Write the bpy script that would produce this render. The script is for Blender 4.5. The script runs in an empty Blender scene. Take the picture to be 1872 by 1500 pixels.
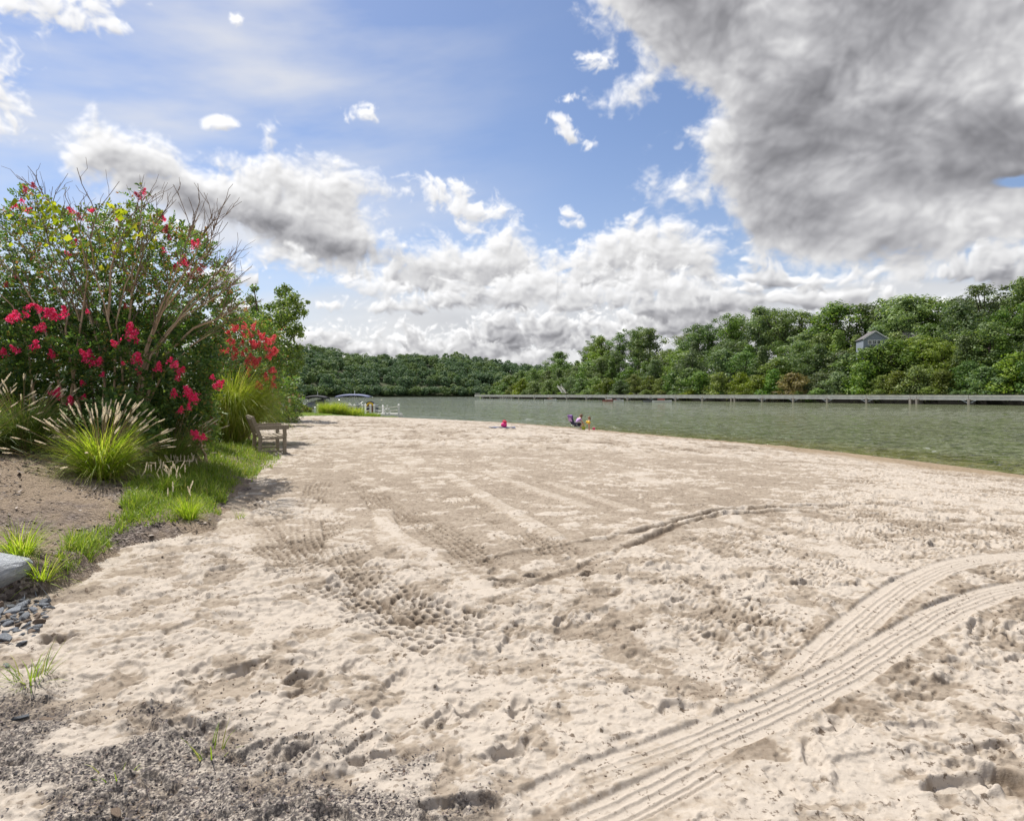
import bpy, bmesh, math, random
import numpy as np
from mathutils import Vector, Matrix

random.seed(7)
rng = np.random.default_rng(11)
R = math.radians
F, CU, CV, EYE = 1100.0, 936.0, 721.0, 1.55      # focal length and horizon in photo pixels, eye height
WATER = -1.15
scene = bpy.context.scene
COL = scene.collection

# ------------------------------------------------------------------ naming helpers
def tag(o, label=None, cat=None, group=None, kind=None):
    if label: o['label'] = label
    if cat: o['category'] = cat
    if group: o['group'] = group
    if kind: o['kind'] = kind
    return o

def empty(name, loc=(0, 0, 0), rz=0.0):
    o = bpy.data.objects.new(name, None)
    o.empty_display_size = 0.2
    COL.objects.link(o)
    o.location = loc
    o.rotation_euler = (0, 0, rz)
    return o

def link(name, me, mat=None, parent=None):
    o = bpy.data.objects.new(name, me)
    COL.objects.link(o)
    if mat and not me.materials: me.materials.append(mat)
    if parent: o.parent = parent
    return o

def copy_tree(o, parent=None):
    c = o.copy()
    COL.objects.link(c)
    if parent: c.parent = parent
    for ch in list(o.children): copy_tree(ch, c)
    return c

def np_mesh(name, v, f, smooth=False):
    v = np.ascontiguousarray(v, dtype=np.float32); f = np.ascontiguousarray(f, dtype=np.int32)
    me = bpy.data.meshes.new(name)
    k = f.shape[1]
    me.vertices.add(len(v)); me.vertices.foreach_set('co', v.ravel())
    me.loops.add(f.size); me.loops.foreach_set('vertex_index', f.ravel())
    me.polygons.add(len(f))
    me.polygons.foreach_set('loop_start', np.arange(0, f.size, k, dtype=np.int32))
    me.polygons.foreach_set('loop_total', np.full(len(f), k, dtype=np.int32))
    me.polygons.foreach_set('use_smooth', np.full(len(f), smooth, dtype=bool))
    me.update(calc_edges=True)
    return me

def attr(me, name, a):
    at = me.attributes.new(name, 'FLOAT', 'POINT')
    at.data.foreach_set('value', np.ascontiguousarray(a, dtype=np.float32).ravel())

class MB:
    def __init__(s): s.v = []; s.f = []
    def add(s, vs, fs):
        b = len(s.v); s.v += [tuple(p) for p in vs]; s.f += [tuple(b + i for i in f) for f in fs]
        return s
    def box(s, c, d, rot=None):
        x, y, z = d[0] / 2, d[1] / 2, d[2] / 2
        vs = [Vector(p) for p in ((-x,-y,-z),(x,-y,-z),(x,y,-z),(-x,y,-z),(-x,-y,z),(x,-y,z),(x,y,z),(-x,y,z))]
        if rot is not None: vs = [rot @ p for p in vs]
        c = Vector(c)
        return s.add([p + c for p in vs], [(0,3,2,1),(4,5,6,7),(0,1,5,4),(1,2,6,5),(2,3,7,6),(3,0,4,7)])
    def beam(s, a, b, w, h, up=(0, 0, 1)):
        a, b = Vector(a), Vector(b); d = (b - a); L = d.length; d.normalize()
        u = Vector(up)
        if abs(d.dot(u)) > .98: u = Vector((0, 1, 0))
        r = d.cross(u).normalized(); u = r.cross(d)
        m = Matrix((d, r, u)).transposed()
        return s.box((a + b) / 2, (L, w, h), m)
    def tube(s, pts, rad, n=8, cap=True):
        pts = [Vector(p) for p in pts]
        if not hasattr(rad, '__len__'): rad = [rad] * len(pts)
        b = len(s.v); up = Vector((0.31, 0.17, 0.93))
        for i, p in enumerate(pts):
            t = (pts[min(i + 1, len(pts) - 1)] - pts[max(i - 1, 0)])
            if t.length < 1e-9: t = Vector((0, 0, 1))
            t.normalize()
            if abs(t.dot(up)) > .95: up = Vector((0.9, 0.2, 0.1)).normalized()
            x = t.cross(up).normalized(); y = t.cross(x)
            for k in range(n):
                a = 2 * math.pi * k / n
                s.v.append(tuple(p + (x * math.cos(a) + y * math.sin(a)) * rad[i]))
        for i in range(len(pts) - 1):
            for k in range(n):
                k2 = (k + 1) % n
                s.f.append((b + i*n + k, b + i*n + k2, b + (i+1)*n + k2, b + (i+1)*n + k))
        if cap:
            s.f.append(tuple(b + k for k in range(n))); e = b + (len(pts) - 1) * n
            s.f.append(tuple(e + k for k in reversed(range(n))))
        return s
    def lathe(s, prof, c=(0, 0, 0), n=16, rot=None):
        b = len(s.v); c = Vector(c)
        for r, z in prof:
            for k in range(n):
                a = 2 * math.pi * k / n; p = Vector((r * math.cos(a), r * math.sin(a), z))
                if rot is not None: p = rot @ p
                s.v.append(tuple(p + c))
        for i in range(len(prof) - 1):
            for k in range(n):
                k2 = (k + 1) % n
                s.f.append((b + i*n + k, b + i*n + k2, b + (i+1)*n + k2, b + (i+1)*n + k))
        s.f.append(tuple(b + k for k in reversed(range(n)))); e = b + (len(prof) - 1) * n
        s.f.append(tuple(e + k for k in range(n)))
        return s
    def mesh(s, name, smooth=False):
        me = bpy.data.meshes.new(name); me.from_pydata(s.v, [], s.f)
        if smooth: me.polygons.foreach_set('use_smooth', [True] * len(me.polygons))
        me.update(); return me
    def build(s, name, mat, parent=None, smooth=False):
        return link(name, s.mesh(name, smooth), mat, parent)

# ------------------------------------------------------------------ noise
_T = rng.random((16, 256, 256)).astype(np.float32)
def vnoise(x, y, seed=0):
    t = _T[seed % 16]
    xi = np.floor(x); yi = np.floor(y)
    fx = (x - xi).astype(np.float32); fy = (y - yi).astype(np.float32)
    xi = xi.astype(np.int32) & 255; yi = yi.astype(np.int32) & 255
    x1 = (xi + 1) & 255; y1 = (yi + 1) & 255
    fx = fx * fx * fx * (fx * (fx * 6 - 15) + 10); fy = fy * fy * fy * (fy * (fy * 6 - 15) + 10)
    a = t[xi, yi]; b = t[x1, yi]; c = t[xi, y1]; d = t[x1, y1]
    return (a + (b - a) * fx) * (1 - fy) + (c + (d - c) * fx) * fy
def fbm(x, y, oct=4, seed=0, gain=.5, lac=2.03):
    s = 0; a = 1; n = 0; c, q = math.cos(.6), math.sin(.6)
    for i in range(oct):
        s = s + a * vnoise(x + 17.3 * i, y + 9.1 * i, seed + i); n += a; a *= gain
        x, y = (x * c - y * q) * lac, (x * q + y * c) * lac
    return s / n
def worley(x, y, seed=0):
    t1 = _T[seed % 16]; t2 = _T[(seed + 5) % 16]
    xi = np.floor(x).astype(np.int32); yi = np.floor(y).astype(np.int32)
    best = np.full(x.shape, 9., np.float32)
    for i in (-1, 0, 1):
        for j in (-1, 0, 1):
            a = (xi + i); b = (yi + j)
            dx = a + t1[a & 255, b & 255] - x; dy = b + t2[a & 255, b & 255] - y
            best = np.minimum(best, (dx * dx + dy * dy).astype(np.float32))
    return np.sqrt(best)
def sst(a, b, x):
    t = np.clip((x - a) / (b - a), 0, 1); return t * t * (3 - 2 * t)

def poly_dist(x, y, pts, closed=True):
    """signed distance to a polygon, positive inside"""
    x = np.asarray(x, np.float64); y = np.asarray(y, np.float64)
    d = np.full(x.shape, 1e18); ins = np.zeros(x.shape, bool)
    n = len(pts)
    for i in range(n if closed else n - 1):
        ax, ay = pts[i]; bx, by = pts[(i + 1) % n]
        ex, ey = bx - ax, by - ay; wx, wy = x - ax, y - ay
        t = np.clip((wx * ex + wy * ey) / (ex * ex + ey * ey + 1e-12), 0, 1)
        d = np.minimum(d, (wx - t * ex) ** 2 + (wy - t * ey) ** 2)
        if closed:
            c = ((ay > y) != (by > y)) & (x < (bx - ax) * (y - ay) / ((by - ay) if by != ay else 1e-12) + ax)
            ins ^= c
    d = np.sqrt(d)
    return np.where(ins, d, -d) if closed else d

def spline(pts, step):
    p = [np.array(q, float) for q in pts]; p = [2 * p[0] - p[1]] + p + [2 * p[-1] - p[-2]]
    out = []
    for i in range(1, len(p) - 2):
        n = max(2, int(np.linalg.norm(p[i+1] - p[i]) / step))
        for k in range(n):
            t = k / n
            out.append(.5 * (2*p[i] + (p[i+1]-p[i-1])*t + (2*p[i-1]-5*p[i]+4*p[i+1]-p[i+2])*t*t + (3*p[i]-p[i-1]-3*p[i+1]+p[i+2])*t**3))
    out.append(p[-2]); return np.array(out)

def along(x, y, pts):
    """distance along and signed offset across a polyline"""
    best = np.full(x.shape, 1e9); S = np.zeros(x.shape); T = np.zeros(x.shape); acc = 0
    for i in range(len(pts) - 1):
        a = pts[i]; e = pts[i+1] - a; L = math.hypot(*e)
        if L < 1e-9: continue
        wx, wy = x - a[0], y - a[1]
        t = np.clip((wx * e[0] + wy * e[1]) / (L * L), 0, 1)
        d = (wx - t * e[0]) ** 2 + (wy - t * e[1]) ** 2
        m = d < best
        best = np.where(m, d, best); S = np.where(m, acc + t * L, S)
        T = np.where(m, np.sqrt(d) * np.sign(e[0] * wy - e[1] * wx), T); acc += L
    return S, T, acc

# ------------------------------------------------------------------ terrain shape
SHORE = [(90,-60),(45,-5),(26,9),(20,15),(17.2,20.2),(16.6,23.9),(15.1,29.4),(11.7,35.4),(6.7,45),(3,51.2),(-1.8,56),(-9.9,61.9),
         (-13.5,64.5),(-17,66.5),(-22,68.5),(-28,72),(-45,82),(-110,130),(-200,190),(-320,-60)]
EDGE = [(-5.4,1.0),(-4.3,3.6),(-3.78,4.38),(-3.68,4.62),(-3.62,5.03),(-3.95,6.1),(-3.5,7.0),(-3.9,8.3),(-4.3,9.5),(-5.2,12),(-5.75,14.6),
        (-6.35,15.6),(-7.6,18),(-9.6,22.5),(-12.4,28),(-14.2,33),(-15.0,38),(-15.4,46),(-15.2,54),(-14.4,60),(-13.6,64),(-14,66)]
BED = EDGE + [(-24,90),(-330,150),(-330,-60),(-8,-60)]
def bed_d(x, y): return poly_dist(x, y, BED)
def bank_rise(e, y):
    k = 1 - sst(12, 20, y)
    return sst(0, .20, e) * (.03 + .13 * sst(6.2, 4.7, y)) + np.minimum(e, 3.2) * (.035 + .17 * k) + np.clip(e - 3.2, 0, 40) * .03
def gz(x, y, full=True):
    x = np.asarray(x, float); y = np.asarray(y, float)
    s = poly_dist(x, y, SHORE)
    z = np.where(s >= 0, WATER + 1.15 * (1 - (1 - np.clip(s / 22, 0, 1)) ** 2), WATER + np.maximum(s * .1, -2.2))
    if full:
        e = np.maximum(bed_d(x, y), 0)
        z = z + bank_rise(e, y)
    return z
def hit(u, v, full=True):
    """where the ray through a photo pixel meets the ground"""
    ys = np.linspace(1.2, 90, 6000); xs = (u - CU) / F * ys; zs = EYE - (v - CV) / F * ys
    m = np.nonzero(zs < gz(xs, ys, full))[0]
    i = m[0] if len(m) else -1
    return float(xs[i]), float(ys[i]), float(gz(xs[i], ys[i], full))
def at(u, v, y): return Vector(((u - CU) / F * y, y, EYE - (v - CV) / F * y))
def gzf(x, y): return float(gz(np.array([x]), np.array([y]))[0])

# ------------------------------------------------------------------ materials
def mat_new(name):
    m = bpy.data.materials.new(name); m.use_nodes = True
    nt = m.node_tree; nt.nodes.clear()
    out = nt.nodes.new('ShaderNodeOutputMaterial')
    return m, nt, out
class NT:
    """terse node building"""
    def __init__(s, nt): s.nt = nt
    def n(s, t, **k):
        nd = s.nt.nodes.new(t)
        for a, b in k.items():
            if a.startswith('_'): nd.inputs[int(a[1:])].default_value = b
            else: setattr(nd, a, b)
        return nd
    def l(s, a, b): s.nt.links.new(a, b)
    def noise(s, scale, detail=4, rough=.55, vec=None, dist=0):
        nd = s.n('ShaderNodeTexNoise'); nd.inputs['Scale'].default_value = scale; nd.inputs['Detail'].default_value = detail
        nd.inputs['Roughness'].default_value = rough; nd.inputs['Distortion'].default_value = dist
        if vec is not None: s.l(vec, nd.inputs['Vector'])
        return nd.outputs['Fac']
    def ramp(s, fac, stops):
        nd = s.n('ShaderNodeValToRGB'); e = nd.color_ramp.elements
        while len(e) < len(stops): e.new(.5)
        for i, (p, c) in enumerate(stops):
            e[i].position = p; e[i].color = (*c, 1) if len(c) == 3 else c
        s.l(fac, nd.inputs[0]); return nd.outputs[0]
    def math(s, op, a, b=None, c=None):
        nd = s.n('ShaderNodeMath', operation=op)
        for i, x in enumerate((a, b, c)):
            if x is None: continue
            if isinstance(x, (int, float)): nd.inputs[i].default_value = x
            else: s.l(x, nd.inputs[i])
        return nd.outputs[0]
    def mix(s, fac, a, b, mode='MIX'):
        nd = s.n('ShaderNodeMix', data_type='RGBA', blend_type=mode)
        for x, i in ((fac, 0), (a, 6), (b, 7)):
            if isinstance(x, (int, float)): nd.inputs[i].default_value = x
            elif isinstance(x, tuple): nd.inputs[i].default_value = (*x, 1)
            else: s.l(x, nd.inputs[i])
        return nd.outputs[2]
    def bump(s, h, strength, dist, nrm=None):
        nd = s.n('ShaderNodeBump'); nd.inputs['Strength'].default_value = strength; nd.inputs['Distance'].default_value = dist
        s.l(h, nd.inputs['Height'])
        if nrm is not None: s.l(nrm, nd.inputs['Normal'])
        return nd.outputs[0]
    def attr(s, name): return s.n('ShaderNodeAttribute', attribute_name=name).outputs['Fac']
    def obj(s): return s.n('ShaderNodeTexCoord').outputs['Object']
    def bsdf(s, color, rough=.6, normal=None, spec=.5, metal=0.0):
        nd = s.n('ShaderNodeBsdfPrincipled')
        if isinstance(color, tuple): nd.inputs['Base Color'].default_value = (*color, 1)
        else: s.l(color, nd.inputs['Base Color'])
        if isinstance(rough, (int, float)): nd.inputs['Roughness'].default_value = rough
        else: s.l(rough, nd.inputs['Roughness'])
        nd.inputs['Specular IOR Level'].default_value = spec; nd.inputs['Metallic'].default_value = metal
        if normal is not None: s.l(normal, nd.inputs['Normal'])
        return nd

def plain(name, c, rough=.5, var=.12, scale=9, spec=.4, bump=.0, metal=0.0):
    """a paint, cloth or stone with slight uneven tone"""
    m, nt, out = mat_new(name); b = NT(nt)
    f = b.noise(scale, 5, .6, b.obj())
    lo = tuple(x * (1 - var) for x in c); hi = tuple(min(1, x * (1 + var)) for x in c)
    col = b.ramp(f, [(.3, lo), (.7, hi)])
    nrm = b.bump(b.noise(scale * 5, 4, .6, b.obj()), bump, .01) if bump else None
    b.l(b.bsdf(col, rough, nrm, spec, metal).outputs[0], out.inputs[0]); return m

def leafy(name, stops, transl=.35, rough=.5, objvar=.35, tint=(1.15, 1.2, .6), spec=.35, hue=.03):
    """leaves: each card its own tone, light passing through"""
    m, nt, out = mat_new(name); b = NT(nt)
    rnd = b.n('ShaderNodeNewGeometry').outputs['Random Per Island']
    col = b.ramp(rnd, stops)
    oi = b.n('ShaderNodeObjectInfo').outputs['Random']
    if objvar or hue:
        hs = b.n('ShaderNodeHueSaturation')
        h = b.math('MULTIPLY_ADD', oi, hue * 2, .5 - hue); b.l(h, hs.inputs['Hue'])
        o2 = b.math('FRACT', b.math('MULTIPLY', oi, 7.31))
        b.l(b.math('MULTIPLY_ADD', o2, objvar * 2, 1 - objvar), hs.inputs['Value'])
        o3 = b.math('FRACT', b.math('MULTIPLY', oi, 3.77))
        b.l(b.math('MULTIPLY_ADD', o3, .4, .75), hs.inputs['Saturation'])
        b.l(col, hs.inputs['Color']); col = hs.outputs[0]
    p = b.bsdf(col, rough, None, spec)
    t = b.n('ShaderNodeBsdfTranslucent'); b.l(b.mix(1.0, col, tint, 'MULTIPLY'), t.inputs[0])
    mx = b.n('ShaderNodeMixShader'); mx.inputs[0].default_value = transl
    b.l(p.outputs[0], mx.inputs[1]); b.l(t.outputs[0], mx.inputs[2]); b.l(mx.outputs[0], out.inputs[0]); return m

def bark(name, lo, hi, scale=12):
    m, nt, out = mat_new(name); b = NT(nt)
    f = b.noise(scale, 6, .65, b.obj(), .6)
    n = b.bump(f, .6, .02)
    b.l(b.bsdf(b.ramp(f, [(.3, lo), (.7, hi)]), .85, n, .2).outputs[0], out.inputs[0]); return m
# ------------------------------------------------------------------ camera
cam = bpy.data.objects.new('camera', bpy.data.cameras.new('camera')); COL.objects.link(cam)
cam.location = (0, 0, EYE); cam.rotation_euler = (R(90), 0, 0)
cam.data.sensor_width = 36; cam.data.lens = 36 * F / 1872
cam.data.shift_y = -29 / 1872
cam.data.clip_start = .05; cam.data.clip_end = 6000
scene.camera = cam
scene.view_settings.view_transform = 'Standard'; scene.view_settings.look = 'None'
scene.view_settings.exposure = 0.32; scene.view_settings.gamma = 1.0
scene.cycles.max_bounces = 7; scene.cycles.diffuse_bounces = 3; scene.cycles.transparent_max_bounces = 6
scene.cycles.use_denoising = True
scene.cycles.sample_clamp_indirect = 6
scene.render.use_persistent_data = False

# ------------------------------------------------------------------ sun and sky
SUN_AZ, SUN_EL = R(-44), R(58)
sd = Vector((math.sin(SUN_AZ) * math.cos(SUN_EL), math.cos(SUN_AZ) * math.cos(SUN_EL), math.sin(SUN_EL)))
sl = bpy.data.lights.new('sun', 'SUN'); sl.energy = 4.9; sl.angle = R(.5); sl.color = (1, .95, .87)
so = bpy.data.objects.new('sun', sl); COL.objects.link(so); so.rotation_euler = sd.to_track_quat('Z', 'Y').to_euler()

def cloud_map():
    """cloud cover seen from the lake, by azimuth (-60..60) and elevation (0..45): tone and opacity"""
    W, H = 1680, 660
    AZ, EL = np.meshgrid(np.radians(np.linspace(-60, 60, W)), np.radians(np.linspace(.0, 45, H)))
    t = np.tan(AZ); v = np.tan(EL) / np.cos(AZ)
    U = CU + F * t; V = CV - F * v
    # noise that shrinks towards the horizon
    def layer(sc, o, sd):
        X, Y = AZ * sc + o, EL * sc * 1.3 + o
        q1 = fbm(X * .9, Y * .9, 3, 9 + sd) - .5; q2 = fbm(X * .9 + 40, Y * .9, 3, 10 + sd) - .5
        q3 = fbm(X * 4, Y * 4, 3, 1 + sd) - .5; q4 = fbm(X * 4 + 40, Y * 4, 3, 2 + sd) - .5
        Xw, Yw = X + q1 * .9 + q3 * .22, Y + q2 * .9 + q4 * .22
        fine = fbm(Xw * 1.9, Yw * 1.9, 8, 2 + sd, .6)
        wl = 1 - (worley(Xw * 2.3, Yw * 2.3, 3 + sd) * .42 + worley(Xw * 5.0, Yw * 5.0, 4 + sd) * .34 + worley(Xw * 10.5, Yw * 10.5, 6 + sd) * .24)
        return (fine - fine.mean()) / fine.std(), (wl - wl.mean()) / wl.std(), X, Y, Xw, Yw
    n1, n2, n3 = layer(4.4, 3.1, 0), layer(8.0, 11.7, 3), layer(15.0, 5.7, 5)
    X, Y, Xw, Yw = n1[2:]
    def poly(pts, soft): return np.clip(poly_dist(U, V, pts) / soft, -1, 1.0)
    def ell(u, vv, a, b, rot=0):
        c, s_ = math.cos(R(rot)), math.sin(R(rot)); dx, dy = U - u, V - vv
        return np.clip(1.15 - np.sqrt(((dx * c + dy * s_) / a) ** 2 + ((-dx * s_ + dy * c) / b) ** 2), -1, 1)
    def blur(a, r):
        for ax in (0, 1):
            c = np.cumsum(np.pad(a, [(r + 1, r) if i == ax else (0, 0) for i in (0, 1)], mode='edge'), axis=ax)
            a = (np.take(c, range(2 * r + 1, c.shape[ax]), ax) - np.take(c, range(0, c.shape[ax] - 2 * r - 1), ax)) / (2 * r + 1)
        return a
    def up(a, dx, dy):                                      # value dy pixels higher, dx to the side
        s_ = np.roll(a, -dx, axis=1)
        return np.concatenate([s_[dy:], np.repeat(s_[-1:], dy, 0)]) if dy else s_
    def puffs(n, roll=0, mixw=.5):
        f, w = np.roll(n[0], roll, 1), np.roll(n[1], roll, 1); return f * (1 - mixw) + w * mixw
    def cloud(cov, pf, amp, step, soft=.30, ab=.10, base=.33, gain=.86, emb=.34):
        dens = cov + np.clip(pf, -2.2, 1.9) * amp * sst(-.85, -.1, cov)
        alpha = sst(.0, soft, dens)
        th = np.clip(dens + .1, 0, 1.2); acc = np.zeros_like(th)
        for i in range(1, 13): acc += up(th, int(round(-i * step * .4)), int(round(i * step))) * (1.25 - i * .06)
        lit = np.exp(-acc * ab)
        e = blur(dens, 1) - up(blur(dens, 1), -2, 4); e2 = blur(dens, 4) - up(blur(dens, 4), -4, 9)
        tone = base + gain * lit + emb * np.clip(e, -.5, .6) + emb * .6 * np.clip(e2, -.6, .7)
        return alpha, np.clip(tone, .12, 1.12), dens
    OUT = [np.full(U.shape, .86), np.zeros(U.shape)]        # tone, opacity
    def over(al, tn):
        t0, a0 = OUT; a = al + a0 * (1 - al)
        OUT[0] = np.where(a > 1e-4, (al * tn + a0 * (1 - al) * t0) / np.maximum(a, 1e-4), t0); OUT[1] = a
    # thin veil of high cloud
    veil = (fbm(X * .8 + Y * .5, Y * 2.6 - X * .6, 6, 8) - .3) * 1.2
    veil = np.clip(veil * 1.25, 0, 1) * sst(1100, 450, U) * .95 + .16 * sst(200, 640, V)
    over(np.clip(veil, 0, .78), np.full(U.shape, .84))
    hz = sst(470, 600, V + (fbm(AZ * 4, EL * 14, 5, 6) - .5) * 160) * sst(350, 900, U) + .5 * sst(560, 700, V)
    over(np.clip(hz, 0, .85), .60 + .30 * fbm(AZ * 9, EL * 26, 5, 2) + .1 * sst(600, 710, V))
    wob = lambda k, sd: (fbm(AZ * k + sd, EL * 3, 4, sd) - .5)
    # rows of fair-weather cumulus, the far ones first, flat greyish bases and bright heads
    for v0, hgt, amp, n, roll, st, gap in ((672,34,.40,n3,0,1.0,.20), (640,40,.42,n3,300,1.1,.06), (606,44,.44,n3,700,1.3,-.02), (562,46,.46,n2,150,1.5,.04), (512,50,.46,n2,520,1.9,.10)):
        d = (V - v0 - wob(5, int(v0) % 9) * 46)
        cov = .62 - np.where(d > 0, d / (hgt * .42), -d / hgt) * .8 + wob(7, int(v0) % 7 + 3) * 2.2 - .3
        cov = np.clip(cov, -1.2, .8) + gap + .40 + .12 * sst(700, 1000, U) - .75 * sst(680, 470, U) * sst(640, 560, V)
        cov = cov - 1.2 * np.clip(ell(1300, 492, 90, 18), 0, 1) - .8 * np.clip(ell(560, 520, 130, 30), 0, 1)
        al, tn, _ = cloud(cov * .9, puffs(n, roll, .5), amp * .85, st, .50, .13, .30, .74, .28)
        over(al * sst(735, 690, V) * .96, tn)
    # the long bank
    bank = [(105,240),(170,200),(250,245),(330,272),(400,292),(478,275),(490,222),(512,268),(600,292),(690,300),(732,352),(660,362),(720,412),(800,432),
            (880,425),(940,400),(1000,465),(1060,440),(1130,390),(1250,385),(1330,430),(1330,540),(1000,530),(800,545),(650,510),(560,512),(450,478),(470,455),(400,420),(250,385),(105,325)]
    B = poly(bank, 58)
    al, tn, dn = cloud(B * 1.0 + .16, puffs(n2, 0, .5) * .6 + puffs(n3, 0, .4) * .4, .36, 2.0, .85, .062, .40, .66, .30)
    belly = 0
    for e, w in (((300,345,150,34,24),.42), ((470,405,190,32,16),.46), ((640,462,150,26,8),.40), ((860,505,150,20,4),.36), ((1090,520,150,20,0),.30), ((250,300,60,26,30),.2)):
        belly = belly + w * np.clip(ell(*e), 0, 1) * (1 + .35 * np.roll(n2[0], 90, 1))
    over(al, np.clip(tn * (1 - np.clip(belly * .8, 0, .55)), .2, 1.12))
    # a second line of heads along the bank, in front of its grey belly
    head = [(430,455),(520,440),(640,500),(780,515),(900,500),(960,470),(1060,500),(1180,470),(1300,505),(1320,560),(1000,570),(800,565),(600,520)]
    al, tn, dn = cloud(poly(head, 50) * .8, puffs(n2, 900, .5) * .6 + puffs(n3, 200, .4) * .4, .38, 1.6, .62, .08, .46, .60, .28)
    over(al * .9, tn)
    # small loose tufts
    D = np.full(U.shape, -1.0)
    for e in [(-40,130,95,120,0),(0,228,60,34,0),(70,8,120,50,10),(150,-40,200,40,0),(665,205,40,18,0),(825,350,84,36,22),(862,388,52,30,10),(1040,243,42,24,25),(1052,175,30,13,0),(1036,390,30,17,35),
              (410,226,34,14,0),(900,395,46,26,0),(1080,110,40,20,0),(205,45,30,14,20),(432,35,12,14,0)]:
        D = np.maximum(D, ell(*e))
    al, tn, dn = cloud(D * .8 - .12, puffs(n3, 60, .15), .40, 1.4, .85, .05, .6, .48, .2)
    over(al * .95, tn)
    # the great grey cloud
    big = [(1030,-60),(1050,10),(1105,70),(1140,120),(1085,190),(1150,215),(1230,185),(1262,205),(1150,245),(1240,270),(1245,300),(1160,345),(1290,390),
           (1310,430),(1290,470),(1330,500),(1450,520),(1650,520),(1872,480),(3200,480),(3200,-1500),(1030,-1500)]
    A = poly(big, 90) * .85 - 1.3 * np.clip(ell(1862, 333, 70, 17), 0, 1)
    inner = poly(big, 330); A = A + .8 * sst(.05, .45, inner) * (1 - np.clip(ell(1862, 333, 90, 26), 0, 1))
    al, tn, dn = cloud(A, puffs(n1, 0, .35) * .45 + puffs(n2, 400, .3) * .35 + puffs(n3, 0, .3) * .3, .42, 2.4, .80, .05, .52, .54, .24 - .08 * sst(-.1, .5, inner))
    m1 = fbm(AZ * 5 + 2, EL * 8, 5, 5); m2 = fbm(AZ * 12 + n1[0] * .10, EL * 16 + n1[1] * .06, 6, 3, .58)
    deep = sst(.0, .55, inner) * (.50 + 1.5 * (m1 - .46) + .9 * (m2 - .5))
    for e, w in (((1740,245,330,100,6),.52),((1830,230,160,70,0),.16),((1480,395,260,80,-8),.16),((1330,425,120,40,-10),.14),((1310,110,110,130,10),.10),((1560,60,260,90,0),.12),((1640,340,220,34,-6),.16),((1700,465,190,36,0),.22),((1520,150,100,80,20),.10)):
        deep = deep + w * np.clip(ell(*e), 0, 1) * (.9 + 1.1 * (m2 - .5))
    for e, w in (((1780,300,210,16,4),.40),((1560,290,80,50,0),.12),((1420,262,150,40,20),.18),((1230,60,90,60,0),.2),((1560,180,50,60,20),.14),((1800,380,120,26,-4),.2),((1380,330,60,50,0),.2)):
        deep = deep - w * np.clip(ell(*e), 0, 1)
    bil = blur(n1[1], 2) * .6 + blur(n2[1], 1) * .45 + blur(n1[0], 2) * .3
    tn = tn * (1 + .15 * np.clip(bil, -2, 2) * sst(-.05, .3, inner))
    tn = tn * (1 - .70 * np.tanh(1.2 * np.clip(blur(deep, 5), 0, 2)))
    over(al, np.clip(tn, .11, 1.12))
    # beyond the frame, cloud of the same sort
    fc = np.where((U < -100) | (U > 1980), (fbm(X * .9, Y * .9, 4, 12) - .52) * 5, -1.5) * sst(690, 600, V)
    al, tn, dn = cloud(np.clip(fc, -1.5, 1), puffs(n1, 500, .5), .45, 2.4, .34, .09, .4, .6, .4)
    over(al * np.clip(sst(2000, 2500, U) + sst(-120, -480, U), 0, 1), tn)
    col, a = OUT
    g = np.clip((col - .15) / .6, 0, 1)
    rgba = np.stack([col * (.95 + .05 * g), col * (.945 + .052 * g), col * (1.03 - .025 * g), a], -1)
    img = bpy.data.images.new('cloud cover', W, H, alpha=True, float_buffer=True)
    img.colorspace_settings.name = 'Non-Color'; img.alpha_mode = 'CHANNEL_PACKED'
    img.pixels.foreach_set(rgba.astype(np.float32).ravel()); img.update()
    return img

def make_world():
    w = bpy.data.worlds.new('World'); scene.world = w; w.use_nodes = True
    nt = w.node_tree; nt.nodes.clear(); b = NT(nt)
    out = b.n('ShaderNodeOutputWorld')
    sky = b.n('ShaderNodeTexSky', sky_type='NISHITA'); sky.sun_disc = False
    sky.sun_elevation = SUN_EL; sky.sun_rotation = SUN_AZ
    sky.air_density = 1.0; sky.dust_density = .6; sky.ozone_density = 2.2; sky.altitude = 60
    bg = b.n('ShaderNodeBackground'); bg.inputs[1].default_value = .10
    b.l(b.mix(1.0, sky.outputs[0], (1.0, .985, 1.05), 'MULTIPLY'), bg.inputs[0])
    d = b.n('ShaderNodeTexCoord').outputs['Generated']
    sp = b.n('ShaderNodeSeparateXYZ'); b.l(d, sp.inputs[0])
    az = b.math('ARCTAN2', sp.outputs[0], sp.outputs[1])
    el = b.math('ARCSINE', sp.outputs[2])
    cu = b.n('ShaderNodeCombineXYZ')
    b.l(b.math('MULTIPLY_ADD', az, 1 / R(120), .5), cu.inputs[0]); b.l(b.math('MULTIPLY', b.math('ABSOLUTE', el), 1 / R(45)), cu.inputs[1])
    im = b.n('ShaderNodeTexImage', image=cloud_map(), extension='MIRROR', interpolation='Cubic'); b.l(cu.outputs[0], im.inputs[0])
    cb = b.n('ShaderNodeBackground'); cb.inputs[1].default_value = .80
    b.l(im.outputs[0], cb.inputs[0])
    mx = b.n('ShaderNodeMixShader'); b.l(im.outputs[1], mx.inputs[0]); b.l(bg.outputs[0], mx.inputs[1]); b.l(cb.outputs[0], mx.inputs[2])
    b.l(mx.outputs[0], out.inputs[0])
    w.cycles.sampling_method = 'MANUAL'; w.cycles.sample_map_resolution = 512
make_world()
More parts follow.
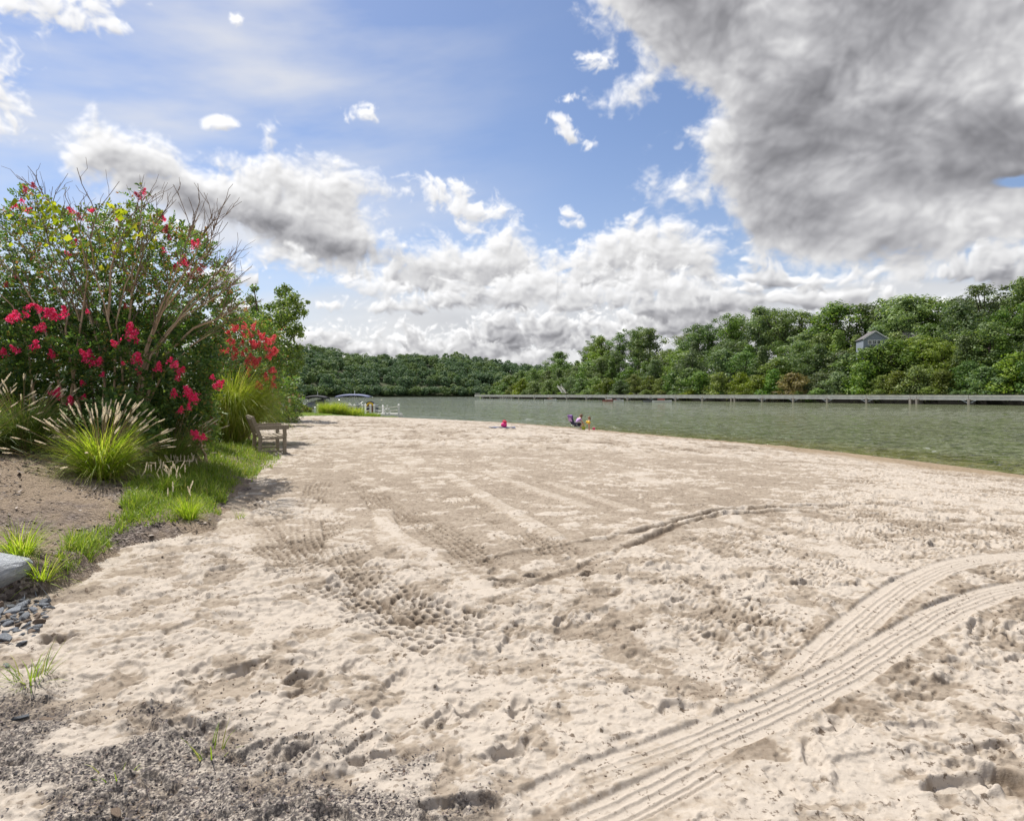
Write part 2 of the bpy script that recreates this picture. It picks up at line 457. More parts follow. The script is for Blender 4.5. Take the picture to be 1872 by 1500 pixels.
# ------------------------------------------------------------------ sand relief, as a height raster
def relief_near():
    x0, x1, y0, y1, c = -9.0, 18.0, 1.0, 19.0, .01
    nx, ny = int((x1 - x0) / c), int((y1 - y0) / c)
    X, Y = np.meshgrid(x0 + np.arange(nx) * c, y0 + np.arange(ny) * c)
    X = X.astype(np.float32); Y = Y.astype(np.float32)
    smooth = poly_dist_soft(X, Y)                       # the raked, driven swath is flatter than the trampled sand
    h = (fbm(X * .55, Y * .55, 2, 1) - .5) * .04 + (fbm(X * 2.1, Y * 2.1, 3, 4) - .5) * .026 * (1 - .55 * smooth)
    # crusted plates with broken edges
    p = fbm(X * 2.3 + 3, Y * 2.9, 5, 6, .55)
    h += (sst(.50, .53, p) * .012 + sst(.60, .625, p) * .011) * (1 - .75 * smooth)
    p2 = fbm(X * 6.5 + 3, Y * 8.5, 4, 8, .6)
    h += sst(.55, .60, p2) * .008 * (1 - .4 * smooth)
    h += (fbm(X * 17, Y * 17, 3, 3) - .5) * .009
    pit = worley(X * 11 + p * 2, Y * 11, 2)                # small pits and crumbs everywhere, thicker in patches
    pm = sst(.46, .60, fbm(X * 1.1 + 9, Y * 1.4, 4, 14))
    h -= (1 - sst(.16, .36, pit)) * .015 * (.25 + .75 * pm) * sst(2.2, 4.5, Y)
    pl = worley(X * 4.2 + 5 + p2 * .8, Y * 5.5, 9)         # flakes of dried crust lifted at the rim
    h += (1 - sst(.22, .27, pl)) * .013 * sst(.44, .56, fbm(X * .8 + 2, Y * .9, 3, 12)) * (1 - .6 * smooth)
    # pale dry crust in small broken plates, tan loose sand between them
    qv = fbm(X * 3.6 + 1.2 * p, Y * 3.8, 6, 13, .66); wide = fbm(X * .6, Y * .7, 3, 2)
    thr = .47 + (wide - .5) * .22 + .16 * smooth - .05 * sst(5, 2.5, Y)
    plate = sst(thr - .012, thr + .03, qv)
    h += plate * .007
    q2_ = fbm(X * 10.5, Y * 11, 4, 1, .62); plate2 = sst(.515, .55, q2_); h += plate2 * .0038 * (1 - .5 * smooth)
    damp = .64 - .54 * plate - .12 * plate2 + (wide - .5) * .35 + (fbm(X * 9, Y * 12, 4, 5, .6) - .5) * .55  # tone from pale to tan; lug pits and grooves later get shade painted in
    def stamp(cx, cy, rx, ry, rot, depth, rim, kind=0, dd=0.0):
        m = max(rx, ry) * 1.7
        i0, i1 = int((cx - m - x0) / c), int((cx + m - x0) / c) + 1; j0, j1 = int((cy - m - y0) / c), int((cy + m - y0) / c) + 1
        if i0 < 0 or j0 < 0 or i1 >= nx or j1 >= ny: return
        dx = X[j0:j1, i0:i1] - cx; dy = Y[j0:j1, i0:i1] - cy
        ca, sa = math.cos(rot), math.sin(rot)
        a = (dx * ca + dy * sa) / rx; b_ = (-dx * sa + dy * ca) / ry
        if kind == 1: b_ = b_ * (1.0 + .28 * np.sin(a * 2.2 + .6))     # a sole, narrow at the waist
        d = np.sqrt(a * a + b_ * b_)
        d = d + (p2[j0:j1, i0:i1] - .5) * .5
        hole = 1 - sst(.80, 1.0, d)
        h[j0:j1, i0:i1] += -depth * hole * (1 - .25 * d) + rim * np.exp(-((d - 1.14) / .17) ** 2)
        if dd: damp[j0:j1, i0:i1] += dd * hole
    r = random.Random(5)
    n = 0
    while n < 1500:                                        # footprints
        cx, cy = r.uniform(-5.5, 15), 1.2 + 16 * r.random() ** 1.25
        k = float(poly_dist_soft(np.array([cx]), np.array([cy]))[0])
        if r.random() < k * .88: continue
        s = r.uniform(.8, 1.15)
        stamp(cx, cy, .135 * s, .055 * s, r.gauss(.5, .9), r.uniform(.010, .030), r.uniform(.002, .008), 1, r.choice((-.5, -.35, .1)) )
        n += 1
    for _ in range(230):                                   # deep scuffs
        cx, cy = r.uniform(-4.5, 12), r.uniform(1.3, 10)
        k = float(poly_dist_soft(np.array([cx]), np.array([cy]))[0])
        if r.random() < k * .95: continue
        stamp(cx, cy, r.uniform(.08, .2), r.uniform(.05, .1), r.gauss(.4, .5), r.uniform(.02, .05), r.uniform(.006, .016), 0, r.uniform(-.2, .3))
    for _ in range(9000):                                  # clods and crumbs
        cx, cy = r.uniform(-5, 15), 1.2 + 15 * r.random() ** 1.5
        s = r.uniform(.012, .03)
        stamp(cx, cy, s * r.uniform(1, 1.8), s, r.uniform(0, 3), -r.uniform(.005, .016), 0)
    def band(pts, w, lx, ly, depth, skew=0, jitter=.3, half=True, press=.006, pale=0.0):
        """a lugged tyre's print: staggered rows of short pits"""
        q = spline(pts, .25)
        bx0, by0 = q.min(0) - w; bx1, by1 = q.max(0) + w
        i0, i1 = max(0, int((bx0 - x0) / c)), min(nx, int((bx1 - x0) / c)); j0, j1 = max(0, int((by0 - y0) / c)), min(ny, int((by1 - y0) / c))
        if i1 <= i0 or j1 <= j0: return
        Xs, Ys = X[j0:j1, i0:i1], Y[j0:j1, i0:i1]
        S, T, L = along(Xs, Ys, q)
        T = T + (fbm(Xs * 1.5, Ys * 1.5, 2, 7) - .5) * .08
        m = sst(w / 2, w / 2 - .05, np.abs(T)) * sst(.0, .3, S) * sst(L, L - .3, S)
        m *= sst(.33, .42, fbm(Xs * 1.7 + 5, Ys * 1.7, 3, 11))
        S = S + skew * np.abs(T)
        row = np.floor(T / ly); a = S / lx + .5 * (row % 2)
        fa = (a - np.floor(a)) - .5; fb = T / ly - row - .5
        ja = _T[3][(np.floor(a).astype(int)) & 255, row.astype(int) & 255]
        d = np.sqrt((fa / .40) ** 2 + (fb / .36) ** 2 * (1 + .0 * ja)) + (p2[j0:j1, i0:i1] - .5) * .9
        pit = (1 - sst(.65, 1.0, d)) * (.55 + .75 * ja)
        h[j0:j1, i0:i1] = h[j0:j1, i0:i1] * (1 - .4 * m) - m * (press + depth * pit)
        damp[j0:j1, i0:i1] += m * (.05 + .3 * pit - pale)  # pits darkened in colour as well, to deepen their shade
    H = lambda *uv: [hit(u, v, False)[:2] for u, v in uv]
    for pts, w in ((((560,905),(600,960),(655,1040),(720,1110),(800,1170)),.55), (((470,905),(530,990),(590,1060),(680,1130)),.5), (((640,870),(680,900),(740,960)),.5),
                   (((425,940),(500,1000),(560,1050)),.45), (((740,930),(830,990),(900,1040)),.5), (((820,900),(960,970),(1030,1020)),.55), (((560,1060),(700,1130),(860,1190),(960,1230)),.5),
                   (((590,880),(560,930),(570,1010)),.5), (((700,1090),(840,1140),(1000,1160)),.45)):
        band(H(*pts), w, .095, .072, .042, .35)
    # the beach has been driven over in long swaths; each swath keeps the short cross-wise marks of the tyre lugs
    D_ = (.27, -.96)
    S = X * D_[0] + Y * D_[1] + (fbm(X * .5, Y * .5, 2, 3) - .5) * .5; T = X * .96 + Y * .27 + (fbm(X * .45 + 7, Y * .3, 3, 6) - .5) * 1.0
    sid = np.floor(T / .52); sr = _T[7][sid.astype(int) & 255, (np.floor(S / 3.1 + _T[9][sid.astype(int) & 255, 0] * 7)).astype(int) & 255]
    keep = sst(.36, .52, fbm(X * 1.25 + 2, Y * .8, 4, 10)) * sst(.15, .25, sr)
    keep *= sst(-.3, 1.2, X * .9 + (Y - 4.4) * .5 + (fbm(X * .8, Y * .8, 3, 2) - .5) * 2) * (1 - .75 * smooth)
    for cw, rw, off, dep, wgt in ((.115, .056, 0, .018, 1.0), (.08, .046, 3.7, .014, .9)):
        c_ = np.floor(T / cw + off); a_ = T / cw + off - c_ - .5
        r0 = S / rw + .5 * (c_ % 2) + (fbm(X * 5, Y * 5, 2, 9) - .5) * .9 + a_ * .9; r_ = np.floor(r0); b_ = r0 - r_ - .5
        j_ = _T[4][c_.astype(int) & 255, r_.astype(int) & 255]
        d = np.sqrt((a_ / .42) ** 2 + (b_ / .25) ** 2) + (p2 - .5) * .5 + (j_ < .3) * .7
        m = keep * (1 - sst(.72, .98, d)) * wgt * (.55 + .45 * sst(2.8, 4.6, Y)) * (sst(.5, .42, fbm(X * .9, Y * .7, 2, 5)) if off else 1)
        h -= dep * m * (.5 + .8 * j_); damp += m * .40  # dark damp tone doubles as painted shade inside the lug pits
    h -= .006 * keep; damp += .05 * keep
    pale = sst(.80, .86, sr) * sst(.40, .5, fbm(X * 1.2, Y * .9, 3, 4)) * sst(.0, .05, .26 - np.abs(T / .52 - sid - .5) * .52) * sst(4, 5, Y)
    h = h * (1 - .7 * pale) + .006 * pale; damp -= .3 * pale
    def ridge(pts, w, d, lip):
        q = spline(H(*pts), .2); bx0, by0 = q.min(0) - .3; bx1, by1 = q.max(0) + .3
        i0, i1 = max(0, int((bx0 - x0) / c)), min(nx, int((bx1 - x0) / c)); j0, j1 = max(0, int((by0 - y0) / c)), min(ny, int((by1 - y0) / c))
        Xs, Ys = X[j0:j1, i0:i1], Y[j0:j1, i0:i1]
        S, T, L = along(Xs, Ys, q); T = T + (fbm(Xs * 4, Ys * 4, 4, 3) - .5) * .16
        e = sst(0, .4, S) * sst(L, L - .4, S)
        damp[j0:j1, i0:i1] += e * .32 * np.exp(-(T / (w * 1.3)) ** 2) - e * .3 * np.exp(-((T - 2.2 * w) / w) ** 2)  # groove's shade put into the colour, one lip paled
        h[j0:j1, i0:i1] += e * (-d * np.exp(-(T / w) ** 2) + lip * np.exp(-((T - 2.0 * w) / (w * 1.1)) ** 2) + lip * .5 * np.exp(-((T + 2.4 * w) / (w * 1.3)) ** 2))
    ridge(((330,1110),(430,1092),(520,1082),(610,1063),(700,1050),(800,1038),(900,1020),(1000,1000),(1100,985),(1200,965),(1270,945),(1340,932),(1450,925),(1600,920)), .032, .020, .010)
    ridge(((830,1130),(900,1100),(980,1065),(1060,1040),(1120,1010),(1190,983),(1250,958),(1320,943),(1400,937),(1480,935),(1600,942),(1750,950)), .032, .016, .009)
    ridge(((1130,978),(1200,966),(1270,946),(1340,933),(1450,926),(1600,921),(1740,923)), .05, .028, .020)
    ridge(((1130,1004),(1190,984),(1250,959),(1320,944),(1400,938),(1480,936),(1600,943),(1750,951),(1860,955)), .05, .026, .018)
    for pts, w in ((((690,945),(740,985),(810,1035)),.11), (((835,1062),(905,1097)),.13), (((820,868),(900,915),(1020,985)),.16), (((640,880),(760,905)),.12), (((700,930),(715,1000)),.16), (((1000,880),(1180,940)),.14), (((880,860),(1080,930)),.16)):
        q = spline(H(*pts), .25); bx0, by0 = q.min(0) - .3; bx1, by1 = q.max(0) + .3
        i0, i1 = int((bx0 - x0) / c), int((bx1 - x0) / c); j0, j1 = int((by0 - y0) / c), min(ny, int((by1 - y0) / c))
        Xs, Ys = X[j0:j1, i0:i1], Y[j0:j1, i0:i1]
        S, T, L = along(Xs, Ys, q); m = sst(w, w * .6, np.abs(T) + (p2[j0:j1, i0:i1] - .5) * .1) * sst(0, .1, S) * sst(L, L - .1, S)
        h[j0:j1, i0:i1] = h[j0:j1, i0:i1] * (1 - .8 * m) + .012 * m
        damp[j0:j1, i0:i1] -= m * .32
    for _ in range(170):                                   # pale flattened patches on the raked sand
        cx, cy = r.uniform(-4.6, 7), r.uniform(5, 17)
        stamp(cx, cy, r.uniform(.08, .22), r.uniform(.05, .13), r.gauss(.2, .6), -.012, 0, 0, -r.uniform(.4, .75))
    e = np.minimum(np.minimum(X - x0, x1 - X) / 1.0, np.minimum((y1 - Y) / 3.0, 1)); f = np.clip(e, 0, 1).astype(np.float32)
    return (x0, y0, c, (h * f).astype(np.float32), damp.astype(np.float32), f)

def poly_dist_soft(x, y):
    """1 on the raked swath running from the bench towards the water, 0 on trampled sand"""
    pts = [(-4.2,7.6),(-2.9,6.4),(-1.6,5.6),(-.4,5.2),(.8,5.3),(2.2,6.6),(4,8.2),(6.2,11),(7.5,15),(6,20),(-5,20),(-5.2,13),(-4.2,9.5)]
    return sst(-.5, .8, poly_dist(x, y, pts) + (fbm(x * .9, y * .9, 3, 13) - .5) * 1.2)

def sample(ras, x, y):
    x0, y0, c, h, d, f = ras
    fx = (x - x0) / c; fy = (y - y0) / c
    ok = (fx >= 0) & (fy >= 0) & (fx < h.shape[1] - 2) & (fy < h.shape[0] - 2)
    i = np.clip(fx.astype(np.int32), 0, h.shape[1] - 2); j = np.clip(fy.astype(np.int32), 0, h.shape[0] - 2)
    a = np.clip(fx - i, 0, 1); b = np.clip(fy - j, 0, 1)
    def s(q): return ((q[j, i] * (1 - a) + q[j, i+1] * a) * (1 - b) + (q[j+1, i] * (1 - a) + q[j+1, i+1] * a) * b)
    return np.where(ok, s(h), 0), np.where(ok, s(d), 0), np.where(ok, s(f), 0)

GRIT = [(-200,1262),(120,1250),(290,1262),(340,1288),(430,1300),(470,1335),(400,1350),(560,1345),(800,1362),(930,1425),(940,1470),(820,1520),(500,1600),(-200,1600)]
def make_ground():
    # rows get finer towards the viewer so that near relief is real geometry
    ys = [1.15]
    while ys[-1] < 100: ys.append(ys[-1] + min(max(ys[-1] ** 2 * .00062, .0045), .13 if ys[-1] < 66 else .8))
    ys = np.array(ys)
    ts = np.concatenate([np.linspace(-2.6, -.90, 130)[:-1], np.linspace(-.90, .90, 1050), np.linspace(.90, 2.2, 110)[1:]])
    Tm, Ym = np.meshgrid(ts, ys); Xm = Tm * (Ym + .25)
    s = poly_dist(Xm, Ym, SHORE); e = bed_d(Xm, Ym)
    e = e + (fbm(Xm * 1.6, Ym * 1.6, 4, 2) - .5) * .55 * sst(3, 6, Ym)
    k = 1 - sst(12, 20, Ym); ee = np.maximum(e, 0)
    Z = np.where(s >= 0, WATER + 1.15 * (1 - (1 - np.clip(s / 22, 0, 1)) ** 2), WATER + np.maximum(s * .1, -2.2))
    Z += bank_rise(ee, Ym)
    ras = relief_near()
    h, damp, f = sample(ras, Xm, Ym)
    # beyond the raster: gentle hummocks and scuffs
    h2 = -(1 - sst(.12, .42, worley(Xm * 2.6, Ym * 2.0, 2))) * .035 * (.3 + .7 * sst(.42, .6, fbm(Xm * .6, Ym * .5, 3, 8))) + (fbm(Xm * .5, Ym * .5, 3, 1) - .5) * .05 + (fbm(Xm * 1.9, Ym * 1.9, 4, 6) - .5) * .075 + sst(.52, .57, fbm(Xm * 1.7, Ym * 1.4, 4, 4)) * .02
    d2 = np.clip((fbm(Xm * .35, Ym * .5, 5, 2) - .5) * 1.2 + .32, 0, 1) + (fbm(Xm * 3, Ym * 2.2, 3, 5) - .5) * .5 + (fbm(Xm * 7, Ym * 4, 3, 7, .65) - .5) * .9
    sp = sst(.54, .62, fbm(Xm * 3.4, Ym * 1.7, 5, 10, .62)); d2 = d2 + sp * .5 - .22 * sst(.48, .42, fbm(Xm * 2.3, Ym * 1.2, 4, 14)); h2 = h2 - sp * .03
    sandm = sst(.05, -.25, e)
    shore = sst(1.2, 3.2, s)                                # waves comb the last metre flat
    rel = (h + h2 * (1 - f)) * sandm * (.12 + .88 * shore)
    berm = np.exp(-((s - 2.5 - (fbm(Xm * .6, Ym * .6, 3, 3) - .5) * 1.6) / .35) ** 2) * .035 * sandm * sst(4, 9, Ym)
    bedn = ((fbm(Xm * 3, Ym * 3, 5, 7) - .5) * .06 + (fbm(Xm * 12, Ym * 12, 3, 9) - .5) * .03) * (1 - sandm)
    damp = damp * f + d2 * (1 - f)
    # truck tyre tracks, straight on the fine mesh
    H = lambda *uv: np.array([hit(u, v, False)[:2] for u, v in uv])
    def truck(pts, w, depth, grooves, fade=(.5, .5)):
        q = spline(H(*pts), .12)
        bx0, by0 = q.min(0) - .4; bx1, by1 = q.max(0) + .4
        m = (Xm > bx0) & (Xm < bx1) & (Ym > by0) & (Ym < by1)
        x, y = Xm[m], Ym[m]; S, T, L = along(x, y, q)
        T = T + (fbm(x * 3, y * 3, 2, 5) - .5) * .012
        a = np.abs(T); en = sst(0, fade[0], S) * sst(L, L - fade[1], S)
        ins = sst(w / 2 + .012, w / 2 - .008, a) * en
        base = -.3 * depth
        prof = -depth + .0 * a
        for g in grooves: prof = prof + .0095 * np.exp(-((T - g * w + (fbm(S * 9, T * 0 + g * 7, 3, 2) - .5) * .012) / .0075) ** 2)
        prof = prof + .0011 * np.sin(S * 2 * np.pi / .030 + 8 * a) * sst(w * .30, w * .36, a)
        out = .008 * np.exp(-((a - w / 2 - .020) / .014) ** 2) * en * (.4 + .9 * fbm(x * 24, y * 24, 3, 4))
        zz = rel[m]; near = sst(w / 2 + .16, w / 2, a) * en
        rel[m] = zz * (1 - near * .5) * (1 - ins) + ins * (prof + zz * .06) + out
        damp[m] = damp[m] * (1 - .92 * ins) + .02 * ins + .15 * near * (1 - ins)
    truck(((2100,1010),(1872,1014),(1750,1030),(1660,1070),(1580,1130),(1510,1195),(1450,1250),(1390,1305),(1300,1350)), .245, .008, (-.2, -.02, .14, .3), (.1, 1.2))
    truck(((2100,1040),(1872,1072),(1760,1105),(1660,1160),(1560,1222),(1440,1285),(1330,1335),(1200,1390),(1080,1440),(930,1500),(800,1560)), .245, .010, (-.26, -.1, .08, .25), (.1, 1.5))
    truck(((1360,1352),(1290,1400),(1200,1450),(1100,1500),(1000,1560)), .19, .007, (-.28, -.05, .2, .35), (.5, .3))
    Z = Z + rel + berm + bedn
    wet = sst(7.0, 4.0, s + (fbm(Xm * .5, Ym * .4, 4, 8) - .5) * 3.5)
    up_ = CU + F * Xm / Ym; vp_ = CV + F * (EYE - Z) / Ym
    G = poly_dist(up_, vp_, GRIT)
    gn = fbm(Xm * 3.2, Ym * 4.5, 5, 3, .6) * .65 + fbm(Xm * 1.1 + 4, Ym * 1.5, 3, 5) * .35
    grit = sst(-25, 40, G) * sst(.43, .58, gn) * sst(5.4, 4.8, Ym)
    ny, nx = Xm.shape
    idx = np.arange(ny * nx).reshape(ny, nx)
    q = np.stack([idx[:-1, :-1], idx[:-1, 1:], idx[1:, 1:], idx[1:, :-1]], -1).reshape(-1, 4)
    V = np.stack([Xm, Ym, Z], -1).reshape(-1, 3)
    cx = lambda a: (a[:-1, :-1] + a[1:, 1:]).ravel() / 2
    ec, yc, sc = cx(e), cx(Ym), cx(s)
    lawn = (ec > 0) & (yc > 17.5 + 0 * ec); mulch = (ec > 0) & ~lawn; sand = ec <= 0
    sand &= sc > -9; lawn &= sc > -6
    for name, msk, mt in (('sand_beach', sand, M_SAND), ('mulch_bed', mulch, M_MULCH), ('lawn', lawn, M_LAWN)):
        fq = q[msk]; used = np.unique(fq); re = np.full(len(V), -1, np.int32); re[used] = np.arange(len(used))
        me = np_mesh(name, V[used], re[fq], True)
        attr(me, 'damp', damp.ravel()[used]); attr(me, 'wet', wet.ravel()[used]); attr(me, 'grit', grit.ravel()[used])
        tag(link(name, me, mt), kind='structure')

def sand_mat():
    m, nt, out = mat_new('sand'); b = NT(nt); o = b.obj()
    d = b.attr('damp'); w = b.attr('wet')  # damp also carries the shade painted into pits and grooves
    n1 = b.noise(26, 5, .62, o); n2 = b.noise(140, 3, .6, o)
    f = b.math('ADD', d, b.math('MULTIPLY', b.math('SUBTRACT', n1, .5), .9))
    dry = b.ramp(f, [(.05, (.455, .402, .345)), (.42, (.340, .286, .229)), (1.0, (.175, .136, .100))])
    dry = b.mix(b.math('MULTIPLY', b.math('SUBTRACT', n2, .35), .6), dry, (.28, .235, .19))
    sp = b.math('MULTIPLY', b.ramp(b.noise(24, 5, .68, o), [(.575, (0, 0, 0)), (.62, (1, 1, 1))]), b.ramp(b.noise(2.2, 4, .6, o), [(.38, (.15, .15, .15)), (.56, (1, 1, 1))]))
    dry = b.mix(b.math('MULTIPLY', sp, .9), dry, (.105, .076, .054))  # dark specks painted in for the small shadows of clods
    g = b.attr('grit')
    gm = b.math('MULTIPLY', g, b.ramp(b.noise(75, 5, .7, o), [(.40, (0, 0, 0)), (.54, (1, 1, 1))]))
    dry = b.mix(b.math('MULTIPLY', gm, .85), dry, (.050, .045, .047))
    wetc = b.ramp(n1, [(.3, (.225, .168, .108)), (.7, (.29, .222, .150))])
    col = b.mix(w, dry, wetc)
    h = b.math('ADD', b.noise(55, 5, .7, o), b.math('MULTIPLY', b.noise(260, 2, .5, o), .35))
    nr = b.bump(h, .5, .012)
    rg = b.math('MULTIPLY_ADD', w, -.35, .95)
    b.l(b.bsdf(col, rg, nr, .2).outputs[0], out.inputs[0]); return m
def mulch_mat():
    m, nt, out = mat_new('mulch'); b = NT(nt); o = b.obj()
    mp = b.n('ShaderNodeMapping'); mp.inputs['Scale'].default_value = (1, 1.3, 1); b.l(o, mp.inputs[0])
    v = b.n('ShaderNodeTexVoronoi'); v.inputs['Scale'].default_value = 38; b.l(mp.outputs[0], v.inputs['Vector'])
    big = b.noise(.9, 4, .6, o)
    chip = b.ramp(v.outputs['Color'], [(.1, (.06, .048, .042)), (.5, (.165, .132, .115)), (.9, (.33, .28, .25))])
    soil = b.ramp(b.noise(30, 6, .7, o), [(.3, (.20, .148, .105)), (.7, (.42, .335, .25))])
    col = b.mix(b.ramp(big, [(.40, (0, 0, 0)), (.54, (1, 1, 1))]), chip, soil)
    nr = b.bump(b.math('ADD', v.outputs['Distance'], b.noise(70, 5, .7, o)), .9, .03)
    b.l(b.bsdf(col, .9, nr, .15).outputs[0], out.inputs[0]); return m
def lawn_mat():
    m, nt, out = mat_new('lawn turf'); b = NT(nt); o = b.obj()
    col = b.ramp(b.noise(3.0, 6, .7, o), [(.3, (.075, .12, .025)), (.55, (.13, .19, .04)), (.75, (.22, .23, .075))])
    nr = b.bump(b.noise(45, 4, .7, o), 1, .06)
    b.l(b.bsdf(col, .8, nr, .2).outputs[0], out.inputs[0]); return m
M_SAND, M_MULCH, M_LAWN = sand_mat(), mulch_mat(), lawn_mat()
make_ground()

# lake bed and far land under everything, out to the horizon
def lake_bed():
    mb = MB(); mb.add([(-4000, -300, -6), (4000, -300, -6), (4000, 5000, -6), (-4000, 5000, -6)], [(0, 1, 2, 3)])
    tag(mb.build('ground', plain('lake mud', (.10, .09, .05), .9)), kind='structure')
lake_bed()

# ------------------------------------------------------------------ water
def make_water():
    m, nt, out = mat_new('lake water'); b = NT(nt); o = b.obj()
    def st(sx, sy, rz=0):
        mp = b.n('ShaderNodeMapping'); mp.inputs['Scale'].default_value = (sx, sy, 1); mp.inputs['Rotation'].default_value = (0, 0, rz); b.l(o, mp.inputs[0]); return mp.outputs[0]
    w1 = b.noise(1.0, 2, .5, st(.42, .95, .16), .5); w2 = b.noise(2.4, 2, .5, st(.5, 1.0, -.12), .4); w3 = b.noise(.16, 2, .5, st(.6, 1.3, .1))
    h = b.math('ADD', b.math('ADD', b.math('MULTIPLY', w1, .75), b.math('MULTIPLY', w2, .30)), b.math('MULTIPLY', w3, 1.1))
    ruff = b.attr('ruffle')
    bp = b.n('ShaderNodeBump'); bp.inputs['Distance'].default_value = 1.7; b.l(h, bp.inputs['Height'])
    b.l(b.math('MULTIPLY_ADD', ruff, .95, .12), bp.inputs['Strength'])
    sh = b.attr('shallow')
    col = b.mix(sh, (.125, .142, .068), (.135, .135, .04))
    b.l(b.bsdf(col, .04, bp.outputs[0], .5).outputs[0], out.inputs[0])
    ys = [14.0]
    while ys[-1] < 900: ys.append(ys[-1] + max(.12, ys[-1] ** 2 * .00022))
    ts = np.linspace(-1.5, 1.5, 900)
    T, Y = np.meshgrid(ts, np.array(ys)); X = T * Y
    s = -poly_dist(X, Y, SHORE)
    wave = np.exp(-np.abs(s) / 3) * .012 * np.sin(s * 9 + 3 * fbm(X * .5, Y * .5, 3, 2))
    rip = (fbm(X * .8 + .2 * Y, Y * 1.3, 2, 3) - .5) * .085 + (fbm(X * 1.9 - .3 * Y, Y * 3.0, 2, 8) - .5) * .027
    gust = .25 + 1.25 * fbm(X * .05, Y * .09, 4, 11)
    calmz = sst(0, 5, s) * (1 - .8 * sst(16, 4, s + (fbm(X * .05, Y * .06, 3, 4) - .5) * 16) * sst(.16, .02, X / Y))
    Z = WATER + wave + rip * gust * calmz
    idx = np.arange(X.size).reshape(X.shape)
    q = np.stack([idx[:-1, :-1], idx[:-1, 1:], idx[1:, 1:], idx[1:, :-1]], -1).reshape(-1, 4)
    sc = ((s[:-1, :-1] + s[1:, 1:]) / 2).ravel(); q = q[sc > -1.2]
    me = np_mesh('lake_water', np.stack([X, Y, Z], -1).reshape(-1, 3), q, True)
    right = sst(.02, .5, X / Y)
    # the wind ruffles the lake in streaks: bright ripples in the middle, dark still water in the lee of the beach
    lee = sst(16, 4, s + (fbm(X * .05, Y * .06, 3, 4) - .5) * 16) * sst(.16, .02, X / Y)
    ru = np.clip(1.0 - .55 * sst(35, 90, Y) - .4 * lee + (fbm(X * .03, Y * .05, 4, 5) - .5) * .4, .10, 1)
    attr(me, 'ruffle', ru); attr(me, 'shallow', sst(7, .2, s + (fbm(X * .3, Y * .3, 3, 6) - .5) * 2))
    tag(link('lake_water', me, m), kind='structure')
make_water()
# ------------------------------------------------------------------ foliage building blocks
def cards(c, nrm, size, asp=.62, r=rng, sp=.35):
    """leaf-shaped four-corner faces at points c, facing roughly nrm"""
    n = len(c)
    nrm = nrm + r.normal(0, sp, (n, 3)); nrm /= np.linalg.norm(nrm, axis=1, keepdims=True) + 1e-9
    a = r.normal(0, 1, (n, 3)); a -= nrm * (a * nrm).sum(1, keepdims=True); a /= np.linalg.norm(a, axis=1, keepdims=True) + 1e-9
    b = np.cross(nrm, a)
    s = (np.asarray(size) * r.uniform(.65, 1.25, n))[:, None] if np.ndim(size) < 2 else size
    w = s * asp * r.uniform(.7, 1.2, (n, 1))
    j = lambda: r.uniform(-.12, .12, (n, 1))
    v = np.stack([c - a * s * .5, c + b * w * (.5 + j()) + a * s * j() - nrm * s * .08, c + a * s * .5, c - b * w * (.5 + j()) + a * s * j() - nrm * s * .08], 1).reshape(-1, 3)
    return v, np.arange(4 * n).reshape(n, 4)

def puff_leaves(cs, rs, per, size, r=rng, flat=.8, up=.25, fill=.55):
    """leaves spread through ball-like sprays; cs centres, rs radii"""
    C, N = [], []
    for c, rad in zip(cs, rs):
        n = int(per * (rad / np.mean(rs)) ** 2) + 4
        d = r.normal(0, 1, (n, 3)); d /= np.linalg.norm(d, axis=1, keepdims=True)
        q = rad * (fill + (1 - fill) * r.random((n, 1)) ** .6) * (1 + .22 * r.normal(0, 1, (n, 1)))
        p = d * q; p[:, 2] *= flat
        C.append(np.asarray(c) + p); nn = d.copy(); nn[:, 2] += up; N.append(nn)
    return cards(np.concatenate(C), np.concatenate(N), size, r=r)

